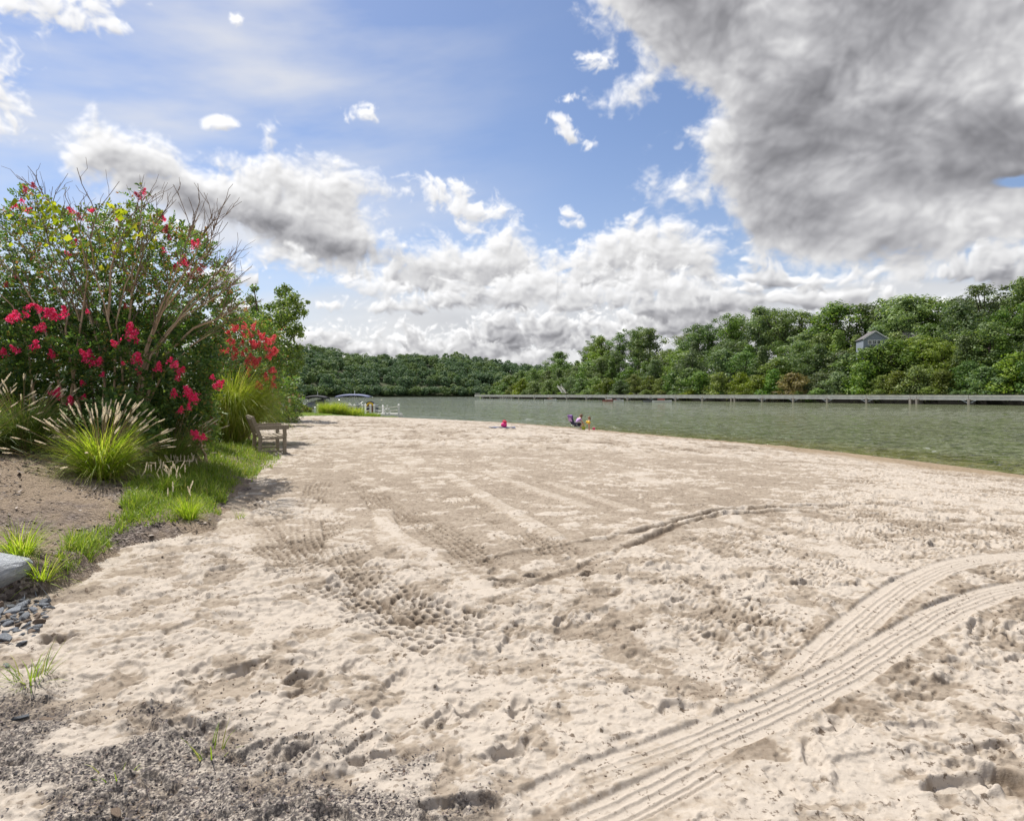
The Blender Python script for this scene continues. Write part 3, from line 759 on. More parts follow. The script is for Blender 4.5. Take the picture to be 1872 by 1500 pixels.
def tree_shape(seed, h, w, lean=0, base=.22, npuff=46, per=80, leaf=.5, open_=0.0, kind='round'):
    """trunk mesh and crown mesh of a broadleaf tree, height h, crown width w"""
    r = np.random.default_rng(seed); rr = random.Random(seed)
    tb = MB(); tops = []
    tr = h * .017 + .05
    top = Vector((lean * h * .2, rr.uniform(-.05, .05) * h, h * .80))
    trunk = [Vector((0, 0, -.4))] + [Vector((top.x * t + rr.uniform(-.02, .02) * h, top.y * t + rr.uniform(-.02, .02) * h, top.z * t)) for t in (.18, .38, .58, .78, 1)]
    tb.tube(trunk, [tr * 1.35, tr, tr * .85, tr * .66, tr * .45, tr * .2], 7)
    cs, rs = [], []
    for i in range(npuff):
        z = base + (1 - base) * (i + .5) / npuff
        q = (z - base) / (1 - base)
        if kind == 'round': prof = math.sqrt(max(0, 1 - (2 * q ** .85 - 1) ** 2)) * .92 + .08
        elif kind == 'cone': prof = (1 - q) ** .75 * .95 + .10
        elif kind == 'umbrella': prof = (.35 + .75 * q ** .8) * (1 if q < .8 else math.sqrt(max(0, 1 - ((q - .8) / .2) ** 2)) * .8 + .2)
        else: prof = math.sqrt(max(0, 1 - q ** 2.2)) * .95 + .05          # bush
        a = i * 2.39996 + rr.uniform(-.5, .5)
        rad = prof * w / 2 * (rr.uniform(.45, 1.0) if rr.random() < .75 else rr.uniform(.1, .5))
        pr = w * rr.uniform(.105, .19) * (1 - .25 * q)
        c = Vector((math.cos(a) * max(rad - pr * .6, 0) + top.x * z, math.sin(a) * max(rad - pr * .6, 0) + top.y * z, h * z - pr * .5))
        if rr.random() < open_: continue
        cs.append(c); rs.append(pr)
        if i % 3 == 0:
            k = min(.95, max(.15, z - .22)); o = Vector((top.x * k, top.y * k, top.z * k / .8 * .8))
            m = o.lerp(c, .5) + Vector((0, 0, -.03 * h))
            tb.tube([o, m, c], [tr * .42, tr * .26, tr * .08], 5, False)
    v, f = puff_leaves([tuple(c) for c in cs], rs, per, leaf, r, flat=.72)
    return tb.mesh('trunk', True), np_mesh('crown', v, f)

G_DARK = [(0, (.060, .115, .034)), (.35, (.10, .18, .048)), (.7, (.155, .24, .062)), (1, (.23, .30, .09))]
G_MID = [(0, (.085, .145, .036)), (.4, (.15, .235, .052)), (.75, (.21, .30, .066)), (1, (.30, .37, .11))]
G_LIME = [(0, (.08, .12, .018)), (.4, (.15, .205, .028)), (.75, (.21, .26, .042)), (1, (.28, .31, .085))]
G_RUST = [(0, (.10, .095, .04)), (.5, (.19, .16, .07)), (1, (.28, .23, .12))]
M_FD = leafy('dark foliage', G_DARK, .34, objvar=.26, hue=.014); M_FM = leafy('green foliage', G_MID, .36, objvar=.26, hue=.014); M_FL = leafy('yellow green foliage', G_LIME, .38, objvar=.25, hue=.014); M_FR = leafy('rusty foliage', G_RUST, .3)
M_BARK = bark('bark', (.05, .04, .032), (.15, .12, .10), 3)
M_DEADWOOD = bark('dead wood', (.22, .19, .16), (.38, .34, .30), 3)

# ------------------------------------------------------------------ the long bridge in front of the wooded bank
BR_A, BR_K = 207.0, .547                                   # its line: x = 207 - .547 y
def br_y(u): return BR_A / ((u - CU) / F + BR_K)
def br_x(y): return BR_A - BR_K * y
BR_DIR = Vector((BR_K, -1, 0)).normalized()                # towards the viewer
BR_NRM = Vector((1, BR_K, 0)).normalized()                 # away, into the bank
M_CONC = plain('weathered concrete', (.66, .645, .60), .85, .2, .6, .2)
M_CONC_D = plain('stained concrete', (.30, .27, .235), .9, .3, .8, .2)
M_STEEL = plain('galvanised steel', (.42, .45, .48), .45, .1, 3, .5, metal=.4)
M_RAILD = plain('dark rail', (.06, .055, .05), .7, .2, 2)
PIERS = [882,896,920,948,977,1005,1036,1072,1108,1147,1189,1235,1284,1337,1343,1393,1450,1512,1584,1664,1676,1771,1885,2010]
def make_bridge():
    y0, y1 = br_y(868), br_y(2060)
    P = lambda y, off, z: Vector((br_x(y), y, z)) + BR_NRM * off
    root = empty('footbridge', (br_x(y1), y1, WATER)); o = Vector(root.location)
    tag(root, 'long low grey concrete footbridge on many piers along the wooded bank', 'bridge')
    pl = lambda mb, n, m: mb.build(n, m, root)
    def run(n, m, off, z, w, h):
        mb = MB(); ys = [br_y(u) for u in PIERS]
        pts = sorted([y0] + [y for y in ys if y1 < y < y0] + [y1])
        for a, b_ in zip(pts[:-1], pts[1:]): mb.beam(P(a + .06, off, z) - o, P(b_ - .06, off, z) - o, w, h)
        pl(mb, n, m)
    run('deck', M_CONC, 1.3, EYE - .30, 3.0, .20)
    run('girder', M_CONC, .12, EYE - .86, .34, 1.16)
    run('girder', M_CONC, 2.5, EYE - .80, .34, .80)
    mb = MB(); mb.beam(P(y0, -.12, EYE - .02) - o, P(y1, -.12, EYE - .02) - o, .14, .16)
    y = y1
    while y < y0: mb.beam(P(y, -.12, EYE - .2) - o, P(y, -.12, EYE - .04) - o, .10, .10); y += 2.4
    pl(mb, 'kerb_rail', M_RAILD)
    for u in PIERS:
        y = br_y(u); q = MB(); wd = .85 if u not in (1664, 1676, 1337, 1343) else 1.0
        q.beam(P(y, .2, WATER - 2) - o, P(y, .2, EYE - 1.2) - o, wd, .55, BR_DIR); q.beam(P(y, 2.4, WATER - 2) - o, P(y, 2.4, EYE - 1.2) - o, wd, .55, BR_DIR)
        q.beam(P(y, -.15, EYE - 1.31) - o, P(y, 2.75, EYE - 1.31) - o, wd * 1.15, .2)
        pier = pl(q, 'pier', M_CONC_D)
        if u not in (1664, 1676, 1337, 1343):
            for s in (-1, 1):
                bq = MB(); bq.beam(P(y + s * .3, .1, WATER + .55) - o, P(y + s * 1.9, .1, EYE - 1.22) - o, .16, .16)
                bq.build('knee_brace', M_STEEL, pier)
    mb = MB()
    for z in (EYE + .35, EYE + .9): mb.beam(P(y0, .2, z) - o, P(y0 - 6, .2, z) - o, .1, .1)
    for i in range(4): mb.beam(P(y0 - i * 2, .2, EYE - .2) - o, P(y0 - i * 2, .2, EYE + .95) - o, .12, .12)
    pl(mb, 'end_railing', M_CONC)
make_bridge()
def backdrop():  # added black panels stand in for the shade under the deck
    y0, y1 = br_y(872), br_y(2060); P = lambda y, off, z: Vector((br_x(y), y, z)) + BR_NRM * off
    root = empty('under_bridge_shade', P(y1, 3.4, WATER)); tag(root, 'added dark bulkhead along the shore in the shade beneath the bridge', 'wall'); o = Vector(root.location)
    m = plain('under deck shade', (.022, .020, .016), .9, .3, 1.5)
    mb = MB(); mb.beam(P(y0, 3.4, WATER + .35) - o, P(y1, 3.4, WATER + .35) - o, .25, 2.3); mb.build('shade_panel', m, root)
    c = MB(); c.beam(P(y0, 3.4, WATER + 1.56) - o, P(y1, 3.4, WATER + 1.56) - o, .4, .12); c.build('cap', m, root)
backdrop()

# ------------------------------------------------------------------ wooded bank behind the bridge
SKYLINE = [(860,690),(875,674),(900,652),(935,626),(975,624),(1000,610),(1040,608),(1080,614),(1130,596),(1160,592),(1190,580),(1250,580),(1290,582),(1340,580),(1380,568),
           (1430,562),(1490,556),(1540,556),(1580,572),(1620,552),(1650,528),(1720,505),(1800,478),(1872,466),(1960,450),(2080,440)]
def skyline(u):
    for (a, b), (c, d) in zip(SKYLINE[:-1], SKYLINE[1:]):
        if a <= u <= c: return b + (d - b) * (u - a) / (c - a)
    return SKYLINE[0][1] if u < SKYLINE[0][0] else SKYLINE[-1][1]
def bank_z(off, u):
    """height of the wooded slope, off metres behind the bridge"""
    y = br_y(u) + off * BR_NRM.y
    topz = EYE + (CV - skyline(u)) / F * (br_y(u) + 70 * BR_NRM.y)
    hill = max(topz - 21, 1.0) * .92
    return WATER + .3 + hill * min(max((off - 7) / 62, 0), 1) ** .9
def make_bank():
    us = list(range(862, 2120, 18)); rows = [3, 7, 16, 30, 48, 70, 110]
    vs, fs = [], []
    for u in us:
        y = br_y(u)
        for off in rows:
            p = Vector((br_x(y), y, 0)) + BR_NRM * off
            vs.append((p.x, p.y, (WATER - 1.5) if off == 3 else bank_z(off, u)))
    k = len(rows)
    for i in range(len(us) - 1):
        for j in range(k - 1): fs.append((i*k + j, i*k + j + 1, (i+1)*k + j + 1, (i+1)*k + j))
    me = bpy.data.meshes.new('wooded_hill'); me.from_pydata(vs, [], fs); me.polygons.foreach_set('use_smooth', [True] * len(fs))
    m, nt, out = mat_new('forest floor'); b = NT(nt)
    b.l(b.bsdf(b.ramp(b.noise(.25, 6, .7, b.obj()), [(.3, (.03, .042, .014)), (.7, (.065, .075, .03))]), .95).outputs[0], out.inputs[0])
    tag(link('wooded_hill', me, m), kind='structure')
make_bank()

PROTO = {}
def proto(key, *a, **k):
    if key not in PROTO: PROTO[key] = tree_shape(*a, **k)
    return PROTO[key]
for i in range(5): proto(('oak', i), 100 + i, 20, 13 + i % 3, base=.20, npuff=64, per=92, leaf=.62, open_=.06, kind='round', lean=random.uniform(-.3, .3))
for i in range(4): proto(('tall', i), 120 + i, 23, 11 + i % 2 * 2, base=.36, npuff=52, per=86, leaf=.58, open_=.14, kind='umbrella', lean=random.uniform(-.4, .4))
for i in range(4): proto(('shore', i), 140 + i, 10, 9.5 + i % 2, base=.06, npuff=56, per=84, leaf=.48, open_=.04, kind='bush')
for i in range(2): proto(('cone', i), 160 + i, 18, 8.5, base=.12, npuff=60, per=84, leaf=.50, kind='cone')
ORD = 'first second third fourth fifth sixth seventh eighth ninth tenth eleventh twelfth thirteenth fourteenth fifteenth sixteenth seventeenth eighteenth nineteenth twentieth twenty-first twenty-second twenty-third twenty-fourth'.split()
def bank_tree(kind, i, u, off, mat, h, words_, where, wid=1.0, bare=False):
    tm, cm = PROTO[(kind, i)]
    hp = {'oak': 20, 'tall': 23, 'shore': 10, 'cone': 18}[kind]
    y = br_y(u); p = Vector((br_x(y), y, 0)) + BR_NRM * off
    z = bank_z(off, u) - .3
    name = 'shore_bush' if kind == 'shore' and h < 9 else 'broadleaf_tree'
    root = empty(name, (p.x, p.y, z), random.uniform(0, 6.28)); s = h / hp
    root.scale = (s * wid * 1.5, s * wid * 1.5, s)
    n = sum(1 for q in PIERS[:-2] if q not in (1343, 1676) and q <= u + 12)
    n = max(1, min(n, 20))
    tag(root, f'{words_} {where} bridge pier {ORD[n - 1]} from the far end', 'bush' if name == 'shore_bush' else 'tree', 'trees on the wooded bank behind the bridge')
    a = link('trunk', tm, M_BARK, root)
    c = bpy.data.objects.new('crown', cm); COL.objects.link(c); c.parent = root
    if not cm.materials: cm.materials.append(M_FM)
    c.material_slots[0].link = 'OBJECT'; c.material_slots[0].material = mat
    return root
rt = random.Random(21)
CLS = {'d': (M_FD, 'dark green'), 'm': (M_FM, 'mid green'), 'l': (M_FL, 'bright yellow green'), 'r': (M_FR, 'rusty brown-green')}
def plant_bank():
    # skyline trees
    u = 866.0
    while u < 2010:
        d = br_y(u) + 70 * BR_NRM.y; px = F / d
        off = rt.uniform(52, 74)
        y = br_y(u) + off * BR_NRM.y
        z = bank_z(off, u)
        want = EYE + (CV - skyline(u) + rt.uniform(-7, 5)) / F * y - z
        h = min(max(want * 1.16, 9), 40)
        k = rt.choice(['tall', 'oak', 'oak', 'tall']); c = rt.choice('dddmmd')
        bank_tree(k, rt.randrange(4), u, off, CLS[c][0], h, f'tall {CLS[c][1]} ' + ('spreading' if k == 'tall' else 'rounded') + ' tree', 'on the ridge behind', rt.uniform(.85, 1.1))
        u += px * rt.uniform(5.4, 7.8)
    for off0, off1, hmin, hmax, gap, where, kinds in ((34, 46, 16, 21, 8.2, 'high up behind', ['oak', 'oak', 'tall', 'cone']), (19, 29, 13, 19, 7.4, 'halfway up behind', ['oak', 'oak', 'cone', 'shore']),
                                           (9, 14, 8, 12.5, 6.6, 'by the shore behind', ['shore', 'shore', 'oak', 'shore'])):
        u = 872.0 + off0 * .3
        while u < 1990:
            off = rt.uniform(off0, off1); px = F / (br_y(u) + off * BR_NRM.y)
            k = rt.choice(kinds)
            c = rt.choice('ddmdml' if off0 < 15 else 'dddmm') if not (1560 < u < 1720 and off0 < 30) else rt.choice('lmml')
            if 900 < u < 945 and off0 < 15: c = 'l'
            if abs(u - 1405) < 16 and off0 < 15: c = 'r'
            room = EYE + (CV - skyline(u) - 8) / F * (br_y(u) + off * BR_NRM.y) - bank_z(off, u)
            h = min(rt.uniform(hmin, hmax), max(room, 5))
            if 1572 < u < 1622 and off0 in (19,): h = 5
            if not (1572 < u < 1626 and off0 == 34):
                bank_tree(k, rt.randrange(2 if k == 'cone' else 4), u, off, CLS[c][0], h, f'{CLS[c][1]} ' + {'oak': 'rounded tree', 'tall': 'spreading tree', 'shore': 'bushy tree', 'cone': 'pointed tree'}[k], where, rt.uniform(.9, 1.2))
            u += px * gap * rt.uniform(.75, 1.2)
    # undergrowth at the water's edge
    u = 868.0
    while u < 1980:
        off = rt.uniform(5.5, 8.0); px = F / (br_y(u) + off)
        c = rt.choice('dmml')
        bank_tree('shore', rt.randrange(4), u, off, CLS[c][0], rt.uniform(3.2, 5.5), f'low {CLS[c][1]} bush', 'at the waterline behind', 1.35)
        u += px * rt.uniform(5.5, 8)
plant_bank()
def snag(u, v, h):
    """leafless tree standing above the canopy"""
    off = 66; y = br_y(u) + off * BR_NRM.y; x = br_x(br_y(u)) + off * BR_NRM.x
    ztop = EYE + (CV - v) / F * y
    root = empty('dead_tree', (x, y, ztop - h)); tag(root, f'bare pale dead tree rising above the green canopy behind the bridge', 'tree')
    r = random.Random(4); t = MB(); pts = [Vector((0, 0, 0)), Vector((.4, 0, h * .4)), Vector((0, .2, h * .75)), Vector((.3, 0, h))]
    t.tube(pts, [.3, .24, .14, .04], 6); t.build('trunk', M_DEADWOOD, root, True)
    for i in range(16):
        z = h * r.uniform(.45, .95); a = r.uniform(0, 6.28); L = r.uniform(1.2, 3.6)
        t = MB(); s = Vector((.1, 0, z)); e = s + Vector((math.cos(a) * L * .7, math.sin(a) * L * .7, L * .8))
        t.tube([s, s.lerp(e, .5) + Vector((0, 0, -.2)), e], [.09, .06, .02], 5)
        for _ in range(4):
            q = s.lerp(e, r.uniform(.4, .95)); t.tube([q, q + Vector((r.uniform(-.8, .8), r.uniform(-.8, .8), r.uniform(.4, 1.2)))], [.035, .012], 4)
        t.build('branch', M_DEADWOOD, root, True)
snag(1412, 556, 14)
for u, off, v, k, i, c, lab, wid in ((1600, 28, 617, 'oak', 1, 'l', 'bright leafy tree hiding the lower storey of', 1.35), (1645, 34, 555, 'oak', 2, 'd', 'dark rounded tree standing beside the near corner of', .8), (1574, 36, 596, 'oak', 0, 'm', 'mid green tree at the far corner of', .8),
                                     (1700, 34, 600, 'oak', 3, 'm', 'broad green tree downhill of the grey roof and', .9), (1590, 74, 575, 'oak', 1, 'd', 'dark tree rising behind the roof of', 1.0)):
    y = br_y(u) + off * BR_NRM.y; h = EYE + (CV - v) / F * y - bank_z(off, u) + .3
    t = bank_tree(k, i, u, off, CLS[c][0], h * 1.04, '', '', wid); t['label'] = lab + ' the blue grey gabled house'

# ------------------------------------------------------------------ houses among the trees
M_SIDE = plain('blue grey siding', (.22, .25, .30), .7, .08, 2); M_ROOF = plain('grey shingle roof', (.13, .12, .125), .85, .2, 3); M_TRIM = plain('white trim', (.72, .72, .70), .5, .05, 3)
M_GLASSD = plain('dark window glass', (.03, .045, .04), .08, .3, 1, .6); M_TANW = plain('tan siding', (.42, .34, .26), .7, .1, 2)
def house(u, v, y, w, h, dep, label, wall, gable, rows, rz):
    p = at(u, v, y); root = empty('house', p, rz); tag(root, label, 'house', None)
    mb = MB(); mb.box((0, 0, -h / 2), (w, dep, h))
    mb.add([(-w/2, -dep/2, 0), (w/2, -dep/2, 0), (0, -dep/2, gable), (-w/2, dep/2, 0), (w/2, dep/2, 0), (0, dep/2, gable)], [(0, 1, 2), (5, 4, 3)])
    mb.build('wall', wall, root)
    rf = MB(); L = math.hypot(w / 2 + .5, gable * (1 + 1 / w)); a = math.atan2(gable, w / 2)
    for s in (-1, 1):
        rf.box((s * (w / 4 + .12), 0, gable / 2 + .08), (math.hypot(w/2, gable) + .6, dep + .9, .16), Matrix.Rotation(s * a, 3, 'Y'))
    roof = rf.build('roof', M_ROOF, root)
    tb = MB()
    for s in (-1, 1): tb.beam((s * (w/2 + .3), -dep/2 - .48, -.22), (0, -dep/2 - .48, gable + .02), .1, .28)
    tb.build('barge_board', M_TRIM, roof)
    for (cx, cz, n, ww, wh) in rows:
        for i in range(n):
            x = cx + (i - (n - 1) / 2) * (ww + .28)
            f = MB()
            for s in (-1, 1): f.box((x + s * ww / 2, -dep/2 - .06, cz), (.16, .12, wh + .16)); f.box((x, -dep/2 - .055, cz + s * wh / 2), (ww, .10, .16))
            f.box((x, -dep/2 - .05, cz), (.07, .06, wh))
            win = f.build('window', M_TRIM, root)
            MB().box((x, -dep/2 - .015, cz), (ww, .03, wh)).build('pane', M_GLASSD, win)
house(1593, 621, 207, 7.2, 9, 9, 'blue grey gabled house with a row of white-framed windows among hillside trees', M_SIDE, 2.5, [(-.3, -1.2, 3, 1.05, 1.35), (-.3, -5.2, 2, 1.6, 1.5)], R(-16))
house(1676, 618, 216, 7, 8, 10, 'grey shingle roofed house half hidden uphill of the gabled house', M_SIDE, 2.2, [(0, -1.6, 1, 1.2, 1.3)], R(40))
def steps():
    root = empty('stairs', at(1031, 718, 310)); tag(root, 'pale stairs climbing the wooded bank behind the seventh bridge pier', 'stairs')
    st = MB(); 
    for i in range(9): st.box((-.28 * i, .55 * i, .42 * i), (1.6, .55, .16))
    st.build('tread', M_CONC, root)
    for s in (-1, 1):
        q = MB(); q.beam((s * .9, 0, .1), (s * .9 - .28 * 8, .55 * 8, .42 * 8 + .1), .12, .3); q.beam((s * .9, 0, 1.0), (s * .9 - .28 * 8, .55 * 8, .42 * 8 + 1.0), .08, .1); q.build('handrail', M_CONC, root)
steps()

# ------------------------------------------------------------------ far wooded hills across the lake
FARLINE = [(440,622),(500,622),(545,629),(580,632),(620,640),(650,648),(700,650),(730,650),(770,644),(800,646),(850,646),(880,655),(910,658),(960,664),(1050,672)]
def farline(u):
    for (a, b), (c, d) in zip(FARLINE[:-1], FARLINE[1:]):
        if a <= u <= c: return b + (d - b) * (u - a) / (c - a)
    return 622 if u < 440 else 672
def make_far():
    us = np.linspace(380, 1080, 71); D0 = lambda u: 560 + 150 * max(0, min(1, (u - 540) / 250))
    vs, fs = [], []; ts = [0, .03, .12, .3, .55, .8, 1, 1.2]
    def hz(u, t):
        y = D0(u) + 170 * t
        top = EYE + (CV - farline(u)) / F * (D0(u) + 170) - 15
        return y, WATER - 1.2 + (top - WATER + 1.2) * min(t, 1.0) ** .8 if t > 0 else WATER - 2
    for u in us:
        for t in ts:
            y, z = hz(u, t); vs.append(((u - CU) / F * y, y, z))
    k = len(ts)
    for i in range(len(us) - 1):
        for j in range(k - 1): fs.append((i*k + j, i*k + j + 1, (i+1)*k + j + 1, (i+1)*k + j))
    me = bpy.data.meshes.new('far_hill'); me.from_pydata(vs, [], fs)
    tag(link('far_hill', me, bpy.data.materials['forest floor']), kind='structure')
    r = np.random.default_rng(3); V, Fc, off = [], [], 0; V2, F2, off2 = [], [], 0
    for i in range(1000):
        u = r.uniform(385, 1075); t = r.random() ** .9 * 1.05
        if i < 150: t = r.uniform(0.01, .05)
        y, z = hz(u, t); x = (u - CU) / F * y
        w = r.uniform(9, 15); h = r.uniform(12, 19) if t > .06 else r.uniform(6, 12)
        n = 26; a = r.uniform(0, 6.28, n); q = r.random(n)
        rad = np.sqrt(np.clip(1 - (2 * q - 1) ** 2, 0, 1)) * w * .42
        cs = np.stack([x + np.cos(a) * rad, y + np.sin(a) * rad, z + h * (.3 + .62 * q)], -1)
        v, f = puff_leaves(cs, np.full(n, w * .17) * r.uniform(.7, 1.3, n), 24, 1.5, r, flat=.75)
        if r.random() < .62: V.append(v); Fc.append(f + off); off += len(v)
        else: V2.append(v); F2.append(f + off2); off2 += len(v)
    far = leafy('far foliage', [(0, (.062, .12, .070)), (.5, (.105, .18, .090)), (1, (.16, .24, .115))], .25, .6, 0, hue=0)
    far2 = leafy('far lighter foliage', [(0, (.09, .15, .060)), (.5, (.155, .235, .085)), (1, (.22, .29, .11))], .25, .6, 0, hue=0)
    tag(link('far_wood', np_mesh('far_wood', np.concatenate(V), np.concatenate(Fc)), far), 'dense dark green wood covering the hills across the lake', 'wood', kind='stuff')
    tag(link('far_wood', np_mesh('far_wood', np.concatenate(V2), np.concatenate(F2)), far2), 'paler green trees mixed through the wood across the lake', 'wood', kind='stuff')
make_far()
# ------------------------------------------------------------------ near planting
def seg(p0, p1, r0, r1, mb, n=5, wig=.04, k=3, r=random):
    p0, p1 = Vector(p0), Vector(p1); L = (p1 - p0).length
    pts = [p0] + [p0.lerp(p1, i / k) + Vector((r.uniform(-1, 1), r.uniform(-1, 1), r.uniform(-1, 1))) * wig * L for i in range(1, k)] + [p1]
    mb.tube(pts, [r0 + (r1 - r0) * i / k for i in range(k + 1)], n, False); return pts

def sprigs(o, d, L, n, leaf, r, drop=.3):
    """feathery sprigs: leaves in two rows along short shoots"""
    N = len(o); t = np.linspace(.08, 1, n)
    d = d / (np.linalg.norm(d, axis=1, keepdims=True) + 1e-9)
    up = np.array([0, 0, 1.0]); side = np.cross(d, up); side /= np.linalg.norm(side, axis=1, keepdims=True) + 1e-9
    roll = r.normal(0, .5, (N, 1)); nn = np.cross(side, d); side = side * np.cos(roll) + nn * np.sin(roll); nn = np.cross(side, d)
    P, A, B = [], [], []
    for i, tt in enumerate(t):
        for s in (-1, 1):
            base = o + d * (L * tt)[:, None] - up * (drop * L * tt * tt)[:, None]
            ax = side * s * .85 + d * .55 + r.normal(0, .22, (N, 3)); ax /= np.linalg.norm(ax, axis=1, keepdims=True)
            P.append(base); A.append(ax); B.append(nn + r.normal(0, .3, (N, 3)))
    P, A, B = np.concatenate(P), np.concatenate(A), np.concatenate(B)
    w = np.cross(B, A); w /= np.linalg.norm(w, axis=1, keepdims=True) + 1e-9; B = np.cross(A, w)
    l = leaf * r.uniform(.65, 1.2, (len(P), 1))
    v = np.stack([P, P + A * l * .5 + w * l * .30 - B * l * .05, P + A * l, P + A * l * .5 - w * l * .30 - B * l * .05], 1).reshape(-1, 3)
    return v, np.arange(len(v)).reshape(-1, 4)

def px_of(p): return CU + F * p[..., 0] / p[..., 1], CV + F * (EYE - p[..., 2]) / p[..., 1]

def cloud_points(n, poly, y0, y1, r, dens=None):
    """points filling the depth y0..y1 of a crown with the given outline"""
    out = []; lo = np.min(poly, 0); hi = np.max(poly, 0)
    while len(out) < n:
        u, v = r.uniform(lo[0], hi[0]), r.uniform(lo[1], hi[1])
        if not out or True:
            d = float(poly_dist(np.array([u]), np.array([v]), poly)[0])
            if d < 0: continue
        if dens is not None and r.random() > dens(u, v): continue
        a, b_ = (y0(u, v), y1(u, v))
        k = min(1, d / 70.0 + .25); m = (a + b_) / 2
        y = m + (r.uniform(-.5, .5)) * (b_ - a) * k
        out.append(at(u, v, y))
    return np.array(out)

M_MYRTLE = leafy('myrtle leaves', [(0, (.05, .105, .042)), (.35, (.085, .165, .058)), (.7, (.135, .225, .06)), (.9, (.21, .28, .065)), (1, (.28, .19, .08))], .5, .38, 0, spec=.45, hue=0)
M_MYRTLE2 = leafy('lighter reddish myrtle leaves', [(0, (.075, .14, .035)), (.5, (.14, .225, .05)), (.68, (.21, .27, .06)), (.80, (.28, .15, .09)), (1, (.32, .13, .09))], .5, .42, 0, hue=0)  # lighter green with reddish new growth mixed in
M_VINE = leafy('lime vine leaves', [(0, (.20, .26, .02)), (.5, (.34, .38, .03)), (1, (.46, .45, .06))], .6, .7, 0, hue=0, spec=.1)
M_PINK = leafy('hot pink petals', [(0, (.70, .02, .12)), (.5, (.90, .06, .25)), (1, (.94, .24, .42))], .62, .6, 0, tint=(1.1, .8, .9), hue=0)
M_CORAL = leafy('coral pink petals', [(0, (.62, .07, .11)), (.5, (.78, .16, .20)), (1, (.80, .32, .28))], .55, .5, 0, tint=(1.1, .6, .7), hue=0)
M_DULL = leafy('fading pink petals', [(0, (.40, .05, .10)), (.5, (.66, .10, .19)), (1, (.52, .24, .20))], .5, .6, 0, tint=(1.1, .6, .7), hue=0)
M_ROSE = leafy('pale pink petals', [(0, (.62, .22, .24)), (1, (.80, .45, .45))], .35, .5, 0, tint=(1.1, .8, .8), hue=0)
M_STEM = bark('smooth tan stems', (.34, .24, .155), (.60, .46, .32), 7)
M_TWIG = bark('dark twigs', (.15, .105, .08), (.30, .225, .17), 9)

def panicle(seed, n=170, L=.24, w=.115, size=.040):
    r = np.random.default_rng(seed)
    t = r.random(n); a = r.uniform(0, 6.28, n); rad = w * (1 - t * .75) * np.sqrt(r.random(n)) * (1 + .5 * np.sin(3 * a + seed) * np.sin(t * 9 + seed))
    c = np.stack([np.cos(a) * rad, np.sin(a) * rad, (t - .35) * L], -1)
    nn = np.stack([np.cos(a), np.sin(a), .4 + 0 * a], -1)
    v, f = cards(c, nn, size, .9, r, .6)
    return np_mesh('flower', v, f)
PAN = [panicle(i) for i in range(4)]
def flower(p, s, mat, parent, r):
    o = bpy.data.objects.new('flower_cluster', PAN[r.randrange(4)]); COL.objects.link(o); o.parent = parent
    if not o.data.materials: o.data.materials.append(M_PINK)
    o.material_slots[0].link = 'OBJECT'; o.material_slots[0].material = mat
    o.location = Vector(p) - Vector(parent.location); o.scale = (s, s, s * r.uniform(.8, 1.2))
    o.rotation_euler = (r.uniform(-.7, .7), r.uniform(-.7, .7), r.uniform(0, 6.28))
    return o

